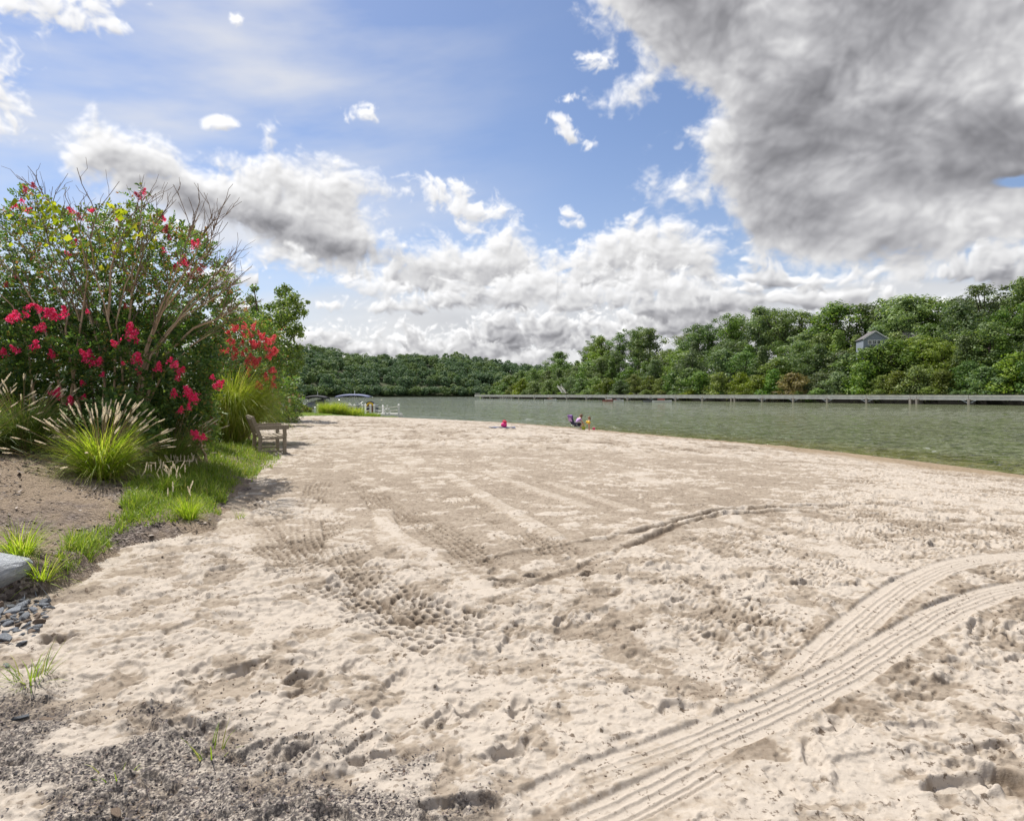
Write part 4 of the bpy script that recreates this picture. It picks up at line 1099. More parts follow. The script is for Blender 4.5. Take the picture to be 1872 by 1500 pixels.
def make_myrtle():
    r = np.random.default_rng(8); rr = random.Random(8)
    bx, by = at(195, 721, 11.0).x, 11.0
    root = empty('crape_myrtle', (bx, by, gzf(bx, by)))
    tag(root, 'big many-stemmed crape myrtle with hot pink flower clusters behind fountain grass', 'flowering shrub')
    o = Vector(root.location)
    stems = MB(); twigs = MB()
    traced = [[(190,760),(190,700),(186,640),(168,585),(150,545),(132,490),(112,430),(95,372),(62,338)], [(188,650),(196,600),(200,545),(206,490),(222,440),(240,390)],
              [(150,760),(128,660),(122,600),(126,560),(104,520),(66,468),(18,425)], [(235,760),(238,680),(235,600),(243,530),(262,458),(284,412),(306,385)],
              [(215,760),(232,650),(238,560),(246,480),(252,420),(258,365)], [(255,740),(268,650),(300,570),(345,510),(382,450),(395,410)], [(250,750),(275,650),(330,580),(395,545),(428,518)],
              [(262,745),(285,640),(340,560),(395,500),(420,470)], [(245,745),(262,640),(292,560),(320,500),(345,440),(362,395)], [(170,750),(160,640),(140,570),(120,530),(90,440),(84,400)],
              [(120,740),(95,640),(70,560),(30,500),(-20,460)], [(205,745),(210,640),(190,560),(170,500),(165,440),(178,390)], [(260,750),(290,660),(350,600),(405,580),(430,560)],
              [(130,750),(135,650),(150,580),(160,500),(150,440),(140,390)], [(240,740),(260,660),(310,600),(370,540),(410,505)], [(270,745),(300,680),(350,630),(392,608)], [(225,740),(222,660),(214,590),(228,520),(252,470),(270,430)],
              [(252,745),(275,620),(312,540),(352,470),(372,430)], [(60,740),(50,640),(20,560),(-40,500)]]
    for i, tr in enumerate(traced):
        yb = 10.35 + rr.uniform(-.1, .3); yt = 10.15 + rr.uniform(-.45, .5)
        pts = [at(u + rr.uniform(-4, 4), v, yb + (yt - yb) * k / len(tr)) - o for k, (u, v) in enumerate(tr)]
        n = len(pts); r0 = rr.uniform(.019, .031)
        stems.tube(pts, [max(r0 * (1 - .86 * k / (n - 1)), .006) for k in range(n)], 6, False)
        for k in range(2, n):                                # side shoots
            for _ in range(3 if k > 2 else 1):
                a = pts[k - 1].lerp(pts[k], rr.random()); d = (pts[k] - pts[k - 1]).normalized() + Vector((rr.uniform(-.8, .8), rr.uniform(-.8, .8), rr.uniform(0, .5)))
                L = rr.uniform(.3, .8); q = seg(a, a + d.normalized() * L, .008, .004, twigs, 4, .08)
                for _ in range(2):
                    s = q[rr.choice((1, 2))]; seg(s, s + (d + Vector((rr.uniform(-.9, .9), rr.uniform(-.9, .9), rr.uniform(-.1, .7)))).normalized() * rr.uniform(.2, .5), .0045, .0026, twigs, 4, .08)
        if i in (0, 4, 5, 6, 7, 8, 12, 14, 17):              # bare wisps past the leaves
            e = pts[-1]; d = (pts[-1] - pts[-2]).normalized()
            for _ in range(6):
                b_ = pts[-2].lerp(e, rr.random()); dd = (d + Vector((rr.uniform(-.7, .7), rr.uniform(-.4, .4), rr.uniform(.0, .9)))).normalized(); L = rr.uniform(.2, .42)
                m = b_ + dd * L * .5; tip = b_ + dd * L + Vector((rr.uniform(-.1, .18), 0, rr.uniform(-.02, .16)))
                twigs.tube([b_, m, tip], [.0048, .0036, .0022], 4, False)
    stems.build('stem', M_STEM, root, True); twigs.build('twigs', M_TWIG, root, True)
    low = [(-60,560),(20,548),(120,575),(200,570),(270,585),(340,590),(405,600),(388,670),(374,740),(335,790),(280,770),(180,745),(80,730),(-60,720)]
    top = [(-60,400),(10,385),(45,350),(75,352),(110,392),(190,385),(235,395),(250,350),(270,352),(290,395),(335,418),(380,440),(408,495),(424,545),(435,590),(380,610),(200,600),(-60,600)]
    P1 = cloud_points(3300, low, lambda u, v: 9.75, lambda u, v: 12.4, r)
    P2 = cloud_points(2900, top, lambda u, v: 10.35, lambda u, v: 13.2, r, lambda u, v: (.35 + .65 * min(1, max(0, (v - 350) / 170))) * (1 if u < 300 else .95))
    def dirs(P):
        c = np.array([bx, by + .6, 2.0]); d = P - c; d /= np.linalg.norm(d, axis=1, keepdims=True); d = d * .8 + r.normal(0, .55, d.shape); d[:, 2] += .15; return d
    v1, f1 = sprigs(P1 - np.array(o), dirs(P1), r.uniform(.18, .34, len(P1)), 7, .074, r)
    v2, f2 = sprigs(P2 - np.array(o), dirs(P2), r.uniform(.18, .36, len(P2)), 6, .068, r)
    link('foliage', np_mesh('foliage', v1, f1), M_MYRTLE, root)
    h = len(f2) // 2
    pick = r.random(len(P2)) < .45; fi = np.tile(np.repeat(pick, 1), 12)
    for mk, mt in ((fi, M_MYRTLE2), (~fi, M_MYRTLE)):
        fq = f2[mk]; link('foliage', np_mesh('foliage', v2[fq.ravel()], np.arange(fq.size).reshape(-1, 4)), mt, root)
    # a vine with large lime leaves has climbed through it
    c = []
    for (u, v, su, sv, n) in ((85,392,22,20,34),(95,425,20,18,26),(212,378,14,9,16),(225,420,16,22,18),(70,368,12,10,10),(205,455,16,18,16),(170,490,16,18,12),(140,440,14,16,12),(18,470,14,18,10),(110,640,16,16,12),(270,430,14,14,10),(30,415,16,16,10)):
        for _ in range(int(n * 1.15)): c.append(at(r.normal(u, su), r.normal(v, sv), r.uniform(9.75, 10.4)))
    c = np.array(c); nn = np.tile(np.array([-.5, -.7, .55]), (len(c), 1))
    v, f = cards(c - np.array(o), nn, .135, .85, r, .5)
    tag(link('vine_leaves', np_mesh('vine_leaves', v, f), M_VINE, root), 'large lime green vine leaves tangled in the stems')
    for (u, v, s) in ((240,610,1.25),(165,655,1.05),(180,662,.8),(155,648,.8),(100,578,1.1),(88,575,.8),(28,580,1.05),(18,582,.7),(75,600,.95),(65,632,.8),(72,565,.7),(52,562,.5),(250,655,1.0),(252,680,.5),(320,668,.75),(330,678,.7),(312,660,.6),
                      (290,672,.75),(325,690,.6),(350,722,1.15),(358,730,.7),(342,716,.7),(395,705,.7),(404,703,.55),(318,720,.7),(360,797,.8),(372,800,.6),(352,792,.5),(28,640,.7),(5,645,.8),(95,648,.7),(150,700,.5),(153,727,.5),(187,685,.45),
                      (210,628,.6),(118,570,.7),(48,575,.5),(160,570,.4),(225,665,.4),(345,745,.5),(330,750,.5),(388,690,.5),(100,718,.75),(130,733,.7),(108,722,.6)):
        flower(at(u, v, 9.6 + r.uniform(-.1, .15)), s * .9, M_PINK, root, rr)
    for (u, v, s) in ((335,478,.9),(345,488,.7),(322,490,.7),(355,448,.8),(363,445,.6),(300,458,.6),(28,378,.6),(45,350,.5),(52,385,.7),(40,368,.6),(130,385,.7),(145,398,.7),(168,385,.6),(255,360,.8),(262,352,.6),(303,420,.7),(310,435,.5),(210,465,.5),(135,445,.8),
                      (125,465,.6),(28,508,.6),(12,520,.5),(350,505,.7),(365,495,.7),(215,400,.5),(60,340,.6),(48,345,.5),(370,487,.6),(230,560,.5),(300,400,.5)):
        flower(at(u, v, 10.6 + r.uniform(-.2, .3)), s * .85, M_DULL if rr.random() < .6 else M_PINK, root, rr)
make_myrtle()

def shrub(name, label, cat, u0, y, poly, depth, nspr, leaf, mats, flowers=(), fmat=None, fs=.5, group=None, stems=6, slen=(.2, .4), nl=6):
    r = np.random.default_rng(abs(hash(name + str(u0))) % 9999 if False else int(u0 * 7 + y * 13)); rr = random.Random(int(u0))
    bx = (u0 - CU) / F * y; root = empty(name, (bx, y, gzf(bx, y))); tag(root, label, cat, group); o = np.array(root.location)
    P = cloud_points(nspr, poly, lambda u, v: y - depth / 2, lambda u, v: y + depth / 2, r)
    c = P.mean(0); d = P - c; d /= np.linalg.norm(d, axis=1, keepdims=True) + 1e-9; d = d * .7 + r.normal(0, .6, d.shape); d[:, 2] += .2
    pick = r.random(len(P)) < .5
    for mk, mt in ((pick, mats[0]), (~pick, mats[-1])):
        v, f = sprigs(P[mk] - o, d[mk], r.uniform(slen[0], slen[1], mk.sum()), nl, leaf, r); link('foliage', np_mesh('foliage', v, f), mt, root)
    st = MB()
    for i in range(stems):
        q = Vector(P[rr.randrange(len(P))]); e = q - Vector(o); seg((rr.uniform(-.15, .15), rr.uniform(-.1, .1), -.1), e, .03, .008, st, 5, .06, 4, rr)
    st.build('stem', M_STEM, root, True)
    for (u, v) in flowers: flower(at(u, v, y - depth / 2 + rr.uniform(-.1, .4)), fs * rr.uniform(.7, 1.2), fmat, root, rr)
    return root
rr = random.Random(31)
second = [(395,600),(415,575),(450,572),(480,590),(505,605),(512,640),(505,690),(485,725),(450,720),(420,690),(390,650)]
fl = []
while len(fl) < 70:
    u, v = rr.uniform(360, 515), rr.uniform(580, 730)
    if poly_dist(np.array([u]), np.array([v]), [(365,590),(400,590),(450,578),(490,595),(512,630),(508,690),(490,728),(455,700),(420,650),(370,640)])[0] > 0: fl.append((u, v))
shrub('crape_myrtle', 'rounded crape myrtle covered in coral pink blooms beyond the tall arching grass', 'flowering shrub', 455, 20, second, 3.0, 1000, .085, (M_MYRTLE, M_MYRTLE2), fl, M_CORAL, .95, slen=(.25, .5))
shrub('rose_bush', 'small bush with pale pink flowers beside the white dock gate', 'flowering shrub', 517, 34, [(488,765),(488,730),(505,718),(530,716),(545,724),(548,745),(545,768)], 2.0, 420, .10, (M_MYRTLE, M_MYRTLE2),
      [(492,728),(500,731),(537,722),(546,723),(524,747),(512,735),(530,735),(496,732)], M_ROSE, 1.0, slen=(.2, .4))
shrub('rose_bush', 'straggly low bush of pale stems just inside the white dock gate', 'flowering shrub', 556, 60, [(545,768),(548,745),(556,740),(566,748),(570,768)], 2.0, 150, .16, (M_MYRTLE2, M_FL), [(552,748),(549,752)], M_ROSE, 1.4, slen=(.3, .5))
shrub('leafy_shrub', 'pale yellow-green shrub beneath the big crape myrtle', 'shrub', 8, 12.2, [(-80,760),(-80,650),(-20,640),(40,655),(60,690),(50,760)], 1.6, 420, .075, (M_FL, M_MYRTLE2))
shrub('leafy_shrub', 'low round-leaved dark creeper between the crape myrtle and plumed grass', 'shrub', 215, 9.6, [(165,790),(180,745),(205,722),(245,735),(275,770),(270,800),(200,805)], .7, 200, .10, (M_MYRTLE, M_FD), slen=(.15, .3), nl=5)
shrub('leafy_shrub', 'feathery green low shrub to the side of the dark fountain grass', 'shrub', 365, 11.6, [(300,800),(320,740),(365,720),(395,740),(390,785),(370,815),(320,820)], 1.0, 300, .062, (M_MYRTLE2, M_FM), slen=(.15, .3))
shrub('leafy_shrub', 'dark hedge of shrubs filling the gap behind the coral crape myrtle', 'shrub', 500, 30, [(430,765),(430,690),(470,660),(515,690),(540,690),(545,735),(520,765)], 3.0, 600, .12, (M_FD, M_MYRTLE), slen=(.3, .5))
shrub('leafy_shrub', 'dense dark hedge behind the lower half of the big crape myrtle', 'shrub', 120, 13.6, [(-120,790),(-120,600),(-20,590),(80,600),(180,600),(270,610),(310,650),(320,780)], 1.2, 1700, .10, (M_FD, M_MYRTLE), slen=(.25, .45))
shrub('leafy_shrub', 'tall dark evergreen shrub behind the big crape myrtle', 'shrub', 330, 15, [(240,780),(235,640),(290,560),(345,560),(378,600),(385,690),(380,780)], 2.4, 800, .085, (M_MYRTLE, M_FD), slen=(.25, .5))

# the tree beyond the planting
def near_tree():
    y = 37; bx = (507 - CU) / F * y; root = empty('broadleaf_tree', (bx, y, gzf(bx, y))); tag(root, 'lone open-crowned tree with two tops beyond the coral crape myrtle', 'tree'); o = Vector(root.location)
    r = np.random.default_rng(5); rr = random.Random(5)
    pf = [(464,528,9),(460,548,14),(470,566,16),(458,575,14),(445,590,16),(430,598,12),(480,585,22),(500,600,24),(505,560,14),(512,535,13),(525,530,11),(535,545,15),(520,556,16),(545,560,14),(556,572,9),(562,552,5),(533,575,20),(515,580,20),
          (545,600,12),(550,612,8),(530,605,22),(505,630,24),(530,640,20),(545,650,12),(515,660,24),(490,640,20),(535,672,16),(500,690,24),(525,700,20),(540,690,10),(505,720,20),(530,725,14),(470,610,16),(455,610,12),(548,635,9),(552,662,7),(490,560,8),(519,524,7)]
    cs = np.array([at(u, v, y + rr.uniform(-1.5, 1.5)) - o for u, v, _ in pf]); rs = np.array([q * y / F * 1.02 for *_, q in pf])
    for mt, k in ((M_FM, 0), (M_FD, 1), (M_FL, 2)):
        v, f = puff_leaves(cs, rs, 105 if k < 2 else 26, .19, np.random.default_rng(k), flat=.9, fill=.25); link('crown', np_mesh('crown', v, f), mt, root)
    tb = MB(); tr = [at(u, v, y) - o for u, v in ((507,775),(507,720),(510,660),(508,610),(518,570),(524,530))]
    tb.tube(tr, [.2, .17, .14, .11, .07, .03], 7)
    tb.tube([at(u, v, y) - o for u, v in ((509,640),(490,600),(470,565),(464,525))], [.1, .08, .06, .02], 6)
    for a, b_ in (((512,640),(552,600)), ((514,600),(552,565)), ((508,630),(445,590)), ((512,660),(552,650)), ((519,570),(545,548))): seg(at(*a, y) - o, at(*b_, y) - o, .06, .015, tb, 5)
    tb.build('trunk', M_BARK, root, True)
near_tree()

# ------------------------------------------------------------------ ornamental grasses
def blades(n, L, r0, spread, w, r, bend=(.5, 1.5), K=6, up=0.0):
    phi = r.uniform(0, 2 * np.pi, n); a0 = np.abs(r.normal(0, spread, n)) + up; a1 = r.uniform(*bend, n); l = L * r.uniform(.55, 1.1, n)
    q = r0 * np.sqrt(r.random(n)); ps = phi + r.normal(0, .5, n)
    x, y, z = q * np.cos(ps), q * np.sin(ps), np.zeros(n) - .02
    hx, hy = np.cos(phi), np.sin(phi); tw = r.uniform(-.9, .9, n)
    wx, wy = -np.sin(phi + tw), np.cos(phi + tw)
    V = []
    for k in range(K):
        t = k / (K - 1); ww = w * (1 - t ** 1.6) * r.uniform(.9, 1.1) + .0008
        V.append(np.stack([x - wx * ww / 2, y - wy * ww / 2, z], -1)); V.append(np.stack([x + wx * ww / 2, y + wy * ww / 2, z], -1))
        a = a0 + a1 * ((k + .5) / (K - 1)) ** 1.6; ds = l / (K - 1)
        x = x + np.sin(a) * hx * ds; y = y + np.sin(a) * hy * ds; z = z + np.cos(a) * ds
    V = np.stack(V, 1); b_ = (np.arange(n) * 2 * K)[:, None]
    f = np.concatenate([np.stack([b_[:, 0] + 2*k, b_[:, 0] + 2*k + 1, b_[:, 0] + 2*k + 3, b_[:, 0] + 2*k + 2], -1) for k in range(K - 1)])
    return V.reshape(-1, 3), f
def grassmat(name, stops, tr=.58): return leafy(name, stops, tr, .45, 0, tint=(1.1, 1.15, .6), hue=0)
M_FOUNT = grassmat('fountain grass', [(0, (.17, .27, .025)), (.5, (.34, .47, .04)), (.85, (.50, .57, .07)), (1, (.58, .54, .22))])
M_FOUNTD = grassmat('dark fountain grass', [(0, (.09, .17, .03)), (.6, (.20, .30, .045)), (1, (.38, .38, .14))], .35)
M_MAID = grassmat('maiden grass', [(0, (.20, .29, .03)), (.5, (.36, .45, .05)), (.8, (.48, .52, .10)), (1, (.56, .46, .20))], .5)
M_TURF = grassmat('turf', [(0, (.12, .20, .024)), (.5, (.22, .33, .036)), (.85, (.34, .43, .06)), (1, (.48, .42, .18))], .4)
M_STRAW = grassmat('straw', [(0, (.28, .20, .10)), (1, (.46, .36, .20))], .3)
M_PLUME = leafy('seed heads', [(0, (.74, .66, .52)), (.5, (.86, .80, .68)), (1, (.93, .89, .80))], .55, .7, 0, tint=(1, .95, .85), hue=0)
def plume_mesh(seed, L=.17, w=.0095, n=150):
    r = np.random.default_rng(seed); t = r.random(n) ** .8; a = r.uniform(0, 6.28, n)
    env = w * np.sin(np.pi * np.clip(t * .86 + .1, 0, 1)) ** .7
    c = np.stack([np.cos(a) * env * .35, np.sin(a) * env * .35, t * L], -1); d = np.stack([np.cos(a) * .65, np.sin(a) * .65, .8 + 0 * a], -1)
    d /= np.linalg.norm(d, axis=1, keepdims=True); s = np.cross(d, r.normal(0, 1, (n, 3))); s /= np.linalg.norm(s, axis=1, keepdims=True)
    l = (env * 1.35)[:, None] + .006; ww = .0048
    v = np.stack([c - s * ww / 2, c + s * ww / 2, c + d * l + s * ww * .3, c + d * l - s * ww * .3], 1).reshape(-1, 3)
    return np_mesh('seed_head', v, np.arange(4 * n).reshape(-1, 4))
PLUMES = [plume_mesh(i, .17 + .02 * i) for i in range(4)]
def fountain(u, y, label, n, L, npl, mat, seed, pl_len=1.15, spread=.5, psc=1.0, sag=(.5, 1.5)):
    r = np.random.default_rng(seed); bx = (u - CU) / F * y
    root = empty('fountain_grass', (bx, y, gzf(bx, y))); tag(root, label, 'ornamental grass', None)
    v, f = blades(n, L, .16 * L / .9, spread, .0085, r, sag, 6); link('blades', np_mesh('blades', v, f), mat, root)
    v, f = blades(n // 7, L * .8, .2 * L / .9, .9, .007, r, (.8, 1.6), 5); link('dry_blades', np_mesh('dry_blades', v, f), M_STRAW, root)
    st = MB()
    for i in range(npl):
        phi = r.uniform(0, 6.283); a0 = min(abs(r.normal(0, .55)) + .03, 1.25); a1 = r.uniform(.12, .5); l = L * pl_len * r.uniform(.82, 1.1); p = Vector((math.cos(phi) * .08, math.sin(phi) * .08, 0)); pts = [p.copy()]
        for k in range(5):
            a = a0 + a1 * (k / 4) ** 1.5; p = p + Vector((math.sin(a) * math.cos(phi), math.sin(a) * math.sin(phi), math.cos(a))) * l / 5; pts.append(p.copy())
        st.tube(pts, [.0028] * 6, 3, False)
        d = (pts[-1] - pts[-2]).normalized()
        o = bpy.data.objects.new('seed_head', PLUMES[i % 4]); COL.objects.link(o); o.parent = root
        if not o.data.materials: o.data.materials.append(M_PLUME)
        s = psc * r.uniform(.8, 1.2); o.scale = (s, s, s); o.location = pts[-1] - d * .02; o.rotation_euler = (d + Vector((0, 0, -.15))).to_track_quat('Z', 'Y').to_euler()
    st.build('stalks', M_STRAW, root)
    return root
fountain(186, 8.5, 'bright green fountain grass clump with many pale upright plumes on mulch', 1700, .95, 98, M_FOUNT, 1, 1.03, .68, .72, (.7, 2.0))
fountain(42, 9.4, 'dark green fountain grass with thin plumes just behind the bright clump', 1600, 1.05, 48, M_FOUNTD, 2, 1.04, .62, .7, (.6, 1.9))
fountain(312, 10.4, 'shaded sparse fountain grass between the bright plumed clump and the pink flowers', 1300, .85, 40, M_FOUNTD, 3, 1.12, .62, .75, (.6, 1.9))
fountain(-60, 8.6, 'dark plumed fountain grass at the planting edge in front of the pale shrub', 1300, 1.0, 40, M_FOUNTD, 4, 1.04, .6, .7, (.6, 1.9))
def maiden():
    y = 18.6; bx = (420 - CU) / F * y; root = empty('maiden_grass', (bx, y, gzf(bx, y))); tag(root, 'large arching mound of fine yellow-green grass behind the wooden bench', 'ornamental grass')
    r = np.random.default_rng(9)
    v, f = blades(8000, 2.75, .36, .32, .012, r, (.75, 2.6), 9); link('blades', np_mesh('blades', v, f), M_MAID, root)
    v, f = blades(700, 2.0, .34, .4, .010, r, (.9, 2.2), 7); link('dry_blades', np_mesh('dry_blades', v, f), M_STRAW, root)
maiden()
def mound(name, u, y, label, n, L, r0, seed, mat, w=.02, spread=.5):
    r = np.random.default_rng(seed); bx = (u - CU) / F * y; root = empty(name, (bx, y, gzf(bx, y))); tag(root, label, 'ornamental grass')
    v, f = blades(n, L, r0, spread, w, r, (.4, 1.4), 5); v = v * np.array([1, .6, 1]); link('blades', np_mesh('blades', v, f), mat, root)
    return root
mound('tall_grass', 607, 64.5, 'tall yellow-green grass bank hiding the boats beside the dock', 2600, 1.75, 1.25, 1, M_MAID, .035)
mound('tall_grass', 640, 64.8, 'lower grass spilling from the taller grass towards the white dock posts', 1500, 1.35, 1.3, 2, M_MAID, .03)
mound('tall_grass', 672, 64.2, 'short weedy grass at the foot of the white dock deck', 1300, .8, 1.3, 3, M_TURF, .03)
mound('tall_grass', 703, 64.0, 'thin strip of short grass below the life ring on the dock', 900, .55, 1.4, 4, M_TURF, .03)

# turf creeping over the edge of the sand, blade by blade
def turf():
    r = np.random.default_rng(12); n = 330000
    y = 4.2 + 12.6 * r.random(n) ** 1.2; x = r.uniform(-1.25, .3, n) * (y + .0) * .62
    p = np.stack([x, y, gz(x, y)], -1); u, v = px_of(p)
    main = poly_dist(u, v, [(95,1045),(130,985),(165,955),(235,945),(215,905),(262,868),(330,842),(395,812),(440,812),(512,826),(508,846),(450,885),(412,905),(395,950),(305,972),(215,985),(195,1012),(150,1042),(95,1068),(40,1075),(45,1050)])
    left = poly_dist(u, v, [(-20,985),(30,965),(70,985),(75,1020),(40,1035),(-20,1030)])
    d = np.maximum(main, left * 1.0)
    nz = fbm(x * 2.2, y * 2.2, 4, 6); keep = (d > -6 + (nz - .5) * 40) & (nz + .30 * np.clip(d / 22, 0, 1) > .495)
    keep &= r.random(n) < np.clip(1.15 - .05 * y, .3, 1)
    p = p[keep]; nz = nz[keep]; m = len(p)
    V, Fc = blades(m, 1.0, .0, .55, 1.0, r, (.3, 1.5), 4)
    V = V.reshape(m, 8, 3); L = (r.uniform(.05, .15, m) * (1 + 1.1 * (nz > .56)))[:, None, None]
    mid = (V[:, 0::2] + V[:, 1::2]) / 2; wd = (V[:, 1::2] - V[:, 0::2]) * (.0055 + .0005 * p[:, 1])[:, None, None]
    V = np.empty_like(V); V[:, 0::2] = mid * L - wd / 2; V[:, 1::2] = mid * L + wd / 2
    V += p[:, None, :]
    tag(link('turf_grass', np_mesh('turf_grass', V.reshape(-1, 3), Fc), M_TURF), 'short green turf creeping along the border between mulch and sand', 'grass', kind='stuff')
    # thin grass on the far lawn
    n = 60000; y = 17 + 50 * r.random(n); x = -(.30 + .35 * r.random(n)) * y
    k = (bed_d(x, y) > -.1) & (poly_dist(x, y, SHORE) > .2); x, y = x[k], y[k]; m = len(x)
    V, Fc = blades(m, .13, .0, .5, .02, r, (.3, 1.2), 3); V = V.reshape(m, 6, 3) + np.stack([x, y, gz(x, y)], -1)[:, None]
    tag(link('lawn_grass', np_mesh('lawn_grass', V.reshape(-1, 3), Fc), M_TURF), 'mown lawn grass between the planting and the far end of the beach', 'grass', kind='stuff')
turf()
def tuft(u, v, L, n, label, mat=None, seed=0, spread=.55, heads=0):
    x, y, z = hit(u, v); root = empty('grass_tuft', (x, y, z)); tag(root, label, 'grass tuft'); r = np.random.default_rng(seed)
    vv, f = blades(n, L, .03 + L * .12, spread, .0065, r, (.3, 1.4), 5); link('blades', np_mesh('blades', vv, f), mat or M_TURF, root)
    for i in range(heads):
        o = bpy.data.objects.new('seed_head', PLUMES[i % 4]); COL.objects.link(o); o.parent = root; s = r.uniform(.45, .7); o.scale = (s, s, s)
        o.location = (r.uniform(-.25, .25), r.uniform(-.2, .2), L * r.uniform(.55, .95)); o.rotation_euler = (r.uniform(-.6, .6), r.uniform(-.6, .6), 0)
    return root
tuft(57, 1255, .25, 70, 'wispy green grass tuft alone on sand below the slate stones', None, 1, .75)
tuft(390, 1385, .17, 12, 'tiny grass sprig with one long leaning blade on dark gravel', None, 2, .6)
tuft(207, 1432, .13, 9, 'small leaning green weed low among the dark gravel', None, 3, .9)
tuft(437, 946, .18, 22, 'small lone grass tuft on pale sand just off the turf edge', None, 4, .4)
tuft(405, 915, .2, 60, 'dark little grass clump at the very edge of the turf', M_FOUNTD, 5, .6)
tuft(35, 1015, .36, 240, 'yellowish spreading grass clump at the corner of the mulch bed', M_FOUNT, 6, .75)
tuft(300, 900, .34, 260, 'grass clump with small pale seed heads standing in the turf strip', None, 7, .55, 26)
tuft(345, 948, .36, 330, 'coarse bright grass clump overhanging the sand edge', M_FOUNT, 8, .7, 4)
tuft(75, 1062, .3, 120, 'light green weed sprawling above the dark bank by the boulder', M_FOUNT, 9, .8)
tuft(455, 815, .26, 150, 'grass clump growing beside the near bench leg', None, 10, .6)
tuft(330, 870, .28, 200, 'pale-tipped wild grass patch midway along the turf strip', None, 11, .55, 22)
# ------------------------------------------------------------------ stones
def slate_mat(name, a, b_, c):
    m, nt, out = mat_new(name); b = NT(nt); o = b.obj()
    mp = b.n('ShaderNodeMapping'); mp.inputs['Scale'].default_value = (1, 1.6, 5); mp.inputs['Rotation'].default_value = (.5, .35, .4); b.l(o, mp.inputs[0])
    f = b.noise(7, 8, .68, mp.outputs[0], .8)
    oi = b.n('ShaderNodeObjectInfo').outputs['Random']
    col = b.ramp(f, [(.28, a), (.5, b_), (.72, c)])
    hs = b.n('ShaderNodeHueSaturation'); b.l(b.math('MULTIPLY_ADD', oi, .9, .6), hs.inputs['Value']); b.l(col, hs.inputs['Color'])
    n = b.bump(f, .8, .03)
    b.l(b.bsdf(hs.outputs[0], .62, n, .45).outputs[0], out.inputs[0]); return m
M_SLATE = slate_mat('blue grey slate', (.10, .115, .14), (.20, .22, .25), (.36, .38, .41))
M_BOULD = slate_mat('pale slate boulder', (.20, .22, .245), (.34, .365, .395), (.52, .54, .56))
M_BROWN = slate_mat('brown stone', (.16, .11, .08), (.28, .20, .14), (.42, .33, .25))
def stone_mesh(seed, flat=.5, n=18, bev=.06):
    r = random.Random(seed); bm = bmesh.new()
    for _ in range(n):
        d = Vector((r.gauss(0, 1), r.gauss(0, 1), r.gauss(0, 1))).normalized() * r.uniform(.8, 1.05)
        bm.verts.new((d.x, d.y * .72, d.z * flat))
    res = bmesh.ops.convex_hull(bm, input=bm.verts)
    bmesh.ops.delete(bm, geom=[g for g in res['geom_interior'] if isinstance(g, bmesh.types.BMVert)], context='VERTS')
    bmesh.ops.bevel(bm, geom=list(bm.edges), offset=bev, segments=1, affect='EDGES')
    me = bpy.data.meshes.new('stone'); bm.to_mesh(me); bm.free(); return me
def boulder():
    me = stone_mesh(11, .62, 26, .05); p = hit(-22, 1085); 
    o = link('boulder', me, M_BOULD); o.location = (p[0] - .12, p[1] + .10, p[2] + .04); o.scale = (.33, .34, .40); o.rotation_euler = (.1, -.10, .9)
    tag(o, 'large pale grey slate boulder at the corner of the mulch bank', 'boulder')
boulder()
def slates():
    ms = [stone_mesh(30 + i, .42 + .1 * (i % 3), 14, .07) for i in range(7)]
    for m in ms: m.materials.append(M_SLATE)
    r = random.Random(9); poly = [(-40,1120),(45,1095),(95,1105),(92,1125),(70,1150),(60,1178),(20,1188),(-40,1190)]; done = []; k = 0; tries = 0
    while k < 78 and tries < 4000:
        tries += 1
        u, v = r.uniform(-40, 100), r.uniform(1092, 1192)
        if poly_dist(np.array([u]), np.array([v]), poly)[0] < 0: continue
        s = r.choice((.028, .036, .045, .055, .064)) * r.uniform(.85, 1.15)
        x, y, z = hit(u, v)
        if any(math.hypot(x - a, y - b_) < (s + c) * .62 for a, b_, c in done): continue
        done.append((x, y, s)); o = bpy.data.objects.new('slate_stone', ms[k % 7]); COL.objects.link(o); k += 1
        o.location = (x, y, z + s * .25); o.scale = (s * r.uniform(1, 1.35), s, s * r.uniform(.8, 1.2)); o.rotation_euler = (r.uniform(-.5, .5), r.uniform(-.5, .5), r.uniform(0, 6.28))
        if r.random() < .1 or k == 3: o.material_slots[0].link = 'OBJECT'; o.material_slots[0].material = M_BROWN; tag(o, 'brownish stone among the blue grey slate pieces below the boulder', 'stone', 'stones in the slate heap')
        else: tag(o, 'blue grey broken slate piece in the heap below the boulder', 'stone', 'stones in the slate heap')
    for (u, v, s, mt, lab) in ((35,1320,.045,M_SLATE,'flat dark slate chip lying alone on the gravelly sand'), (88,1322,.04,M_BROWN,'thin reddish brown stone beside a dark slate chip on gravel'), (95,1072,.04,M_SLATE,'dark stone at the foot of the turf bank'),
                              (12,1220,.032,M_SLATE,'small dark stone by the lone grass tuft'), (75,1432,.03,M_BROWN,'brown pebble on gravelly sand below the slate chip'), (213,1490,.035,M_BROWN,'brown pebble at the bottom edge of the gravel'), (430,1305,.022,M_SLATE,'dark pebble on the clean sand past the gravel'),
                              (880,1408,.03,M_BROWN,'rounded brown stone near the dark debris ring'), (990,1330,.02,M_BROWN,'small brown clod on pale trampled sand')):
        o = bpy.data.objects.new('pebble', ms[int(u) % 7]); COL.objects.link(o); x, y, z = hit(u, v); o.location = (x, y, z + s * .3); o.scale = (s * 1.3, s * .8, s * .7); o.rotation_euler = (.1, .1, u)
        o.material_slots[0].link = 'OBJECT'; o.material_slots[0].material = mt; tag(o, lab, 'stone')
slates()

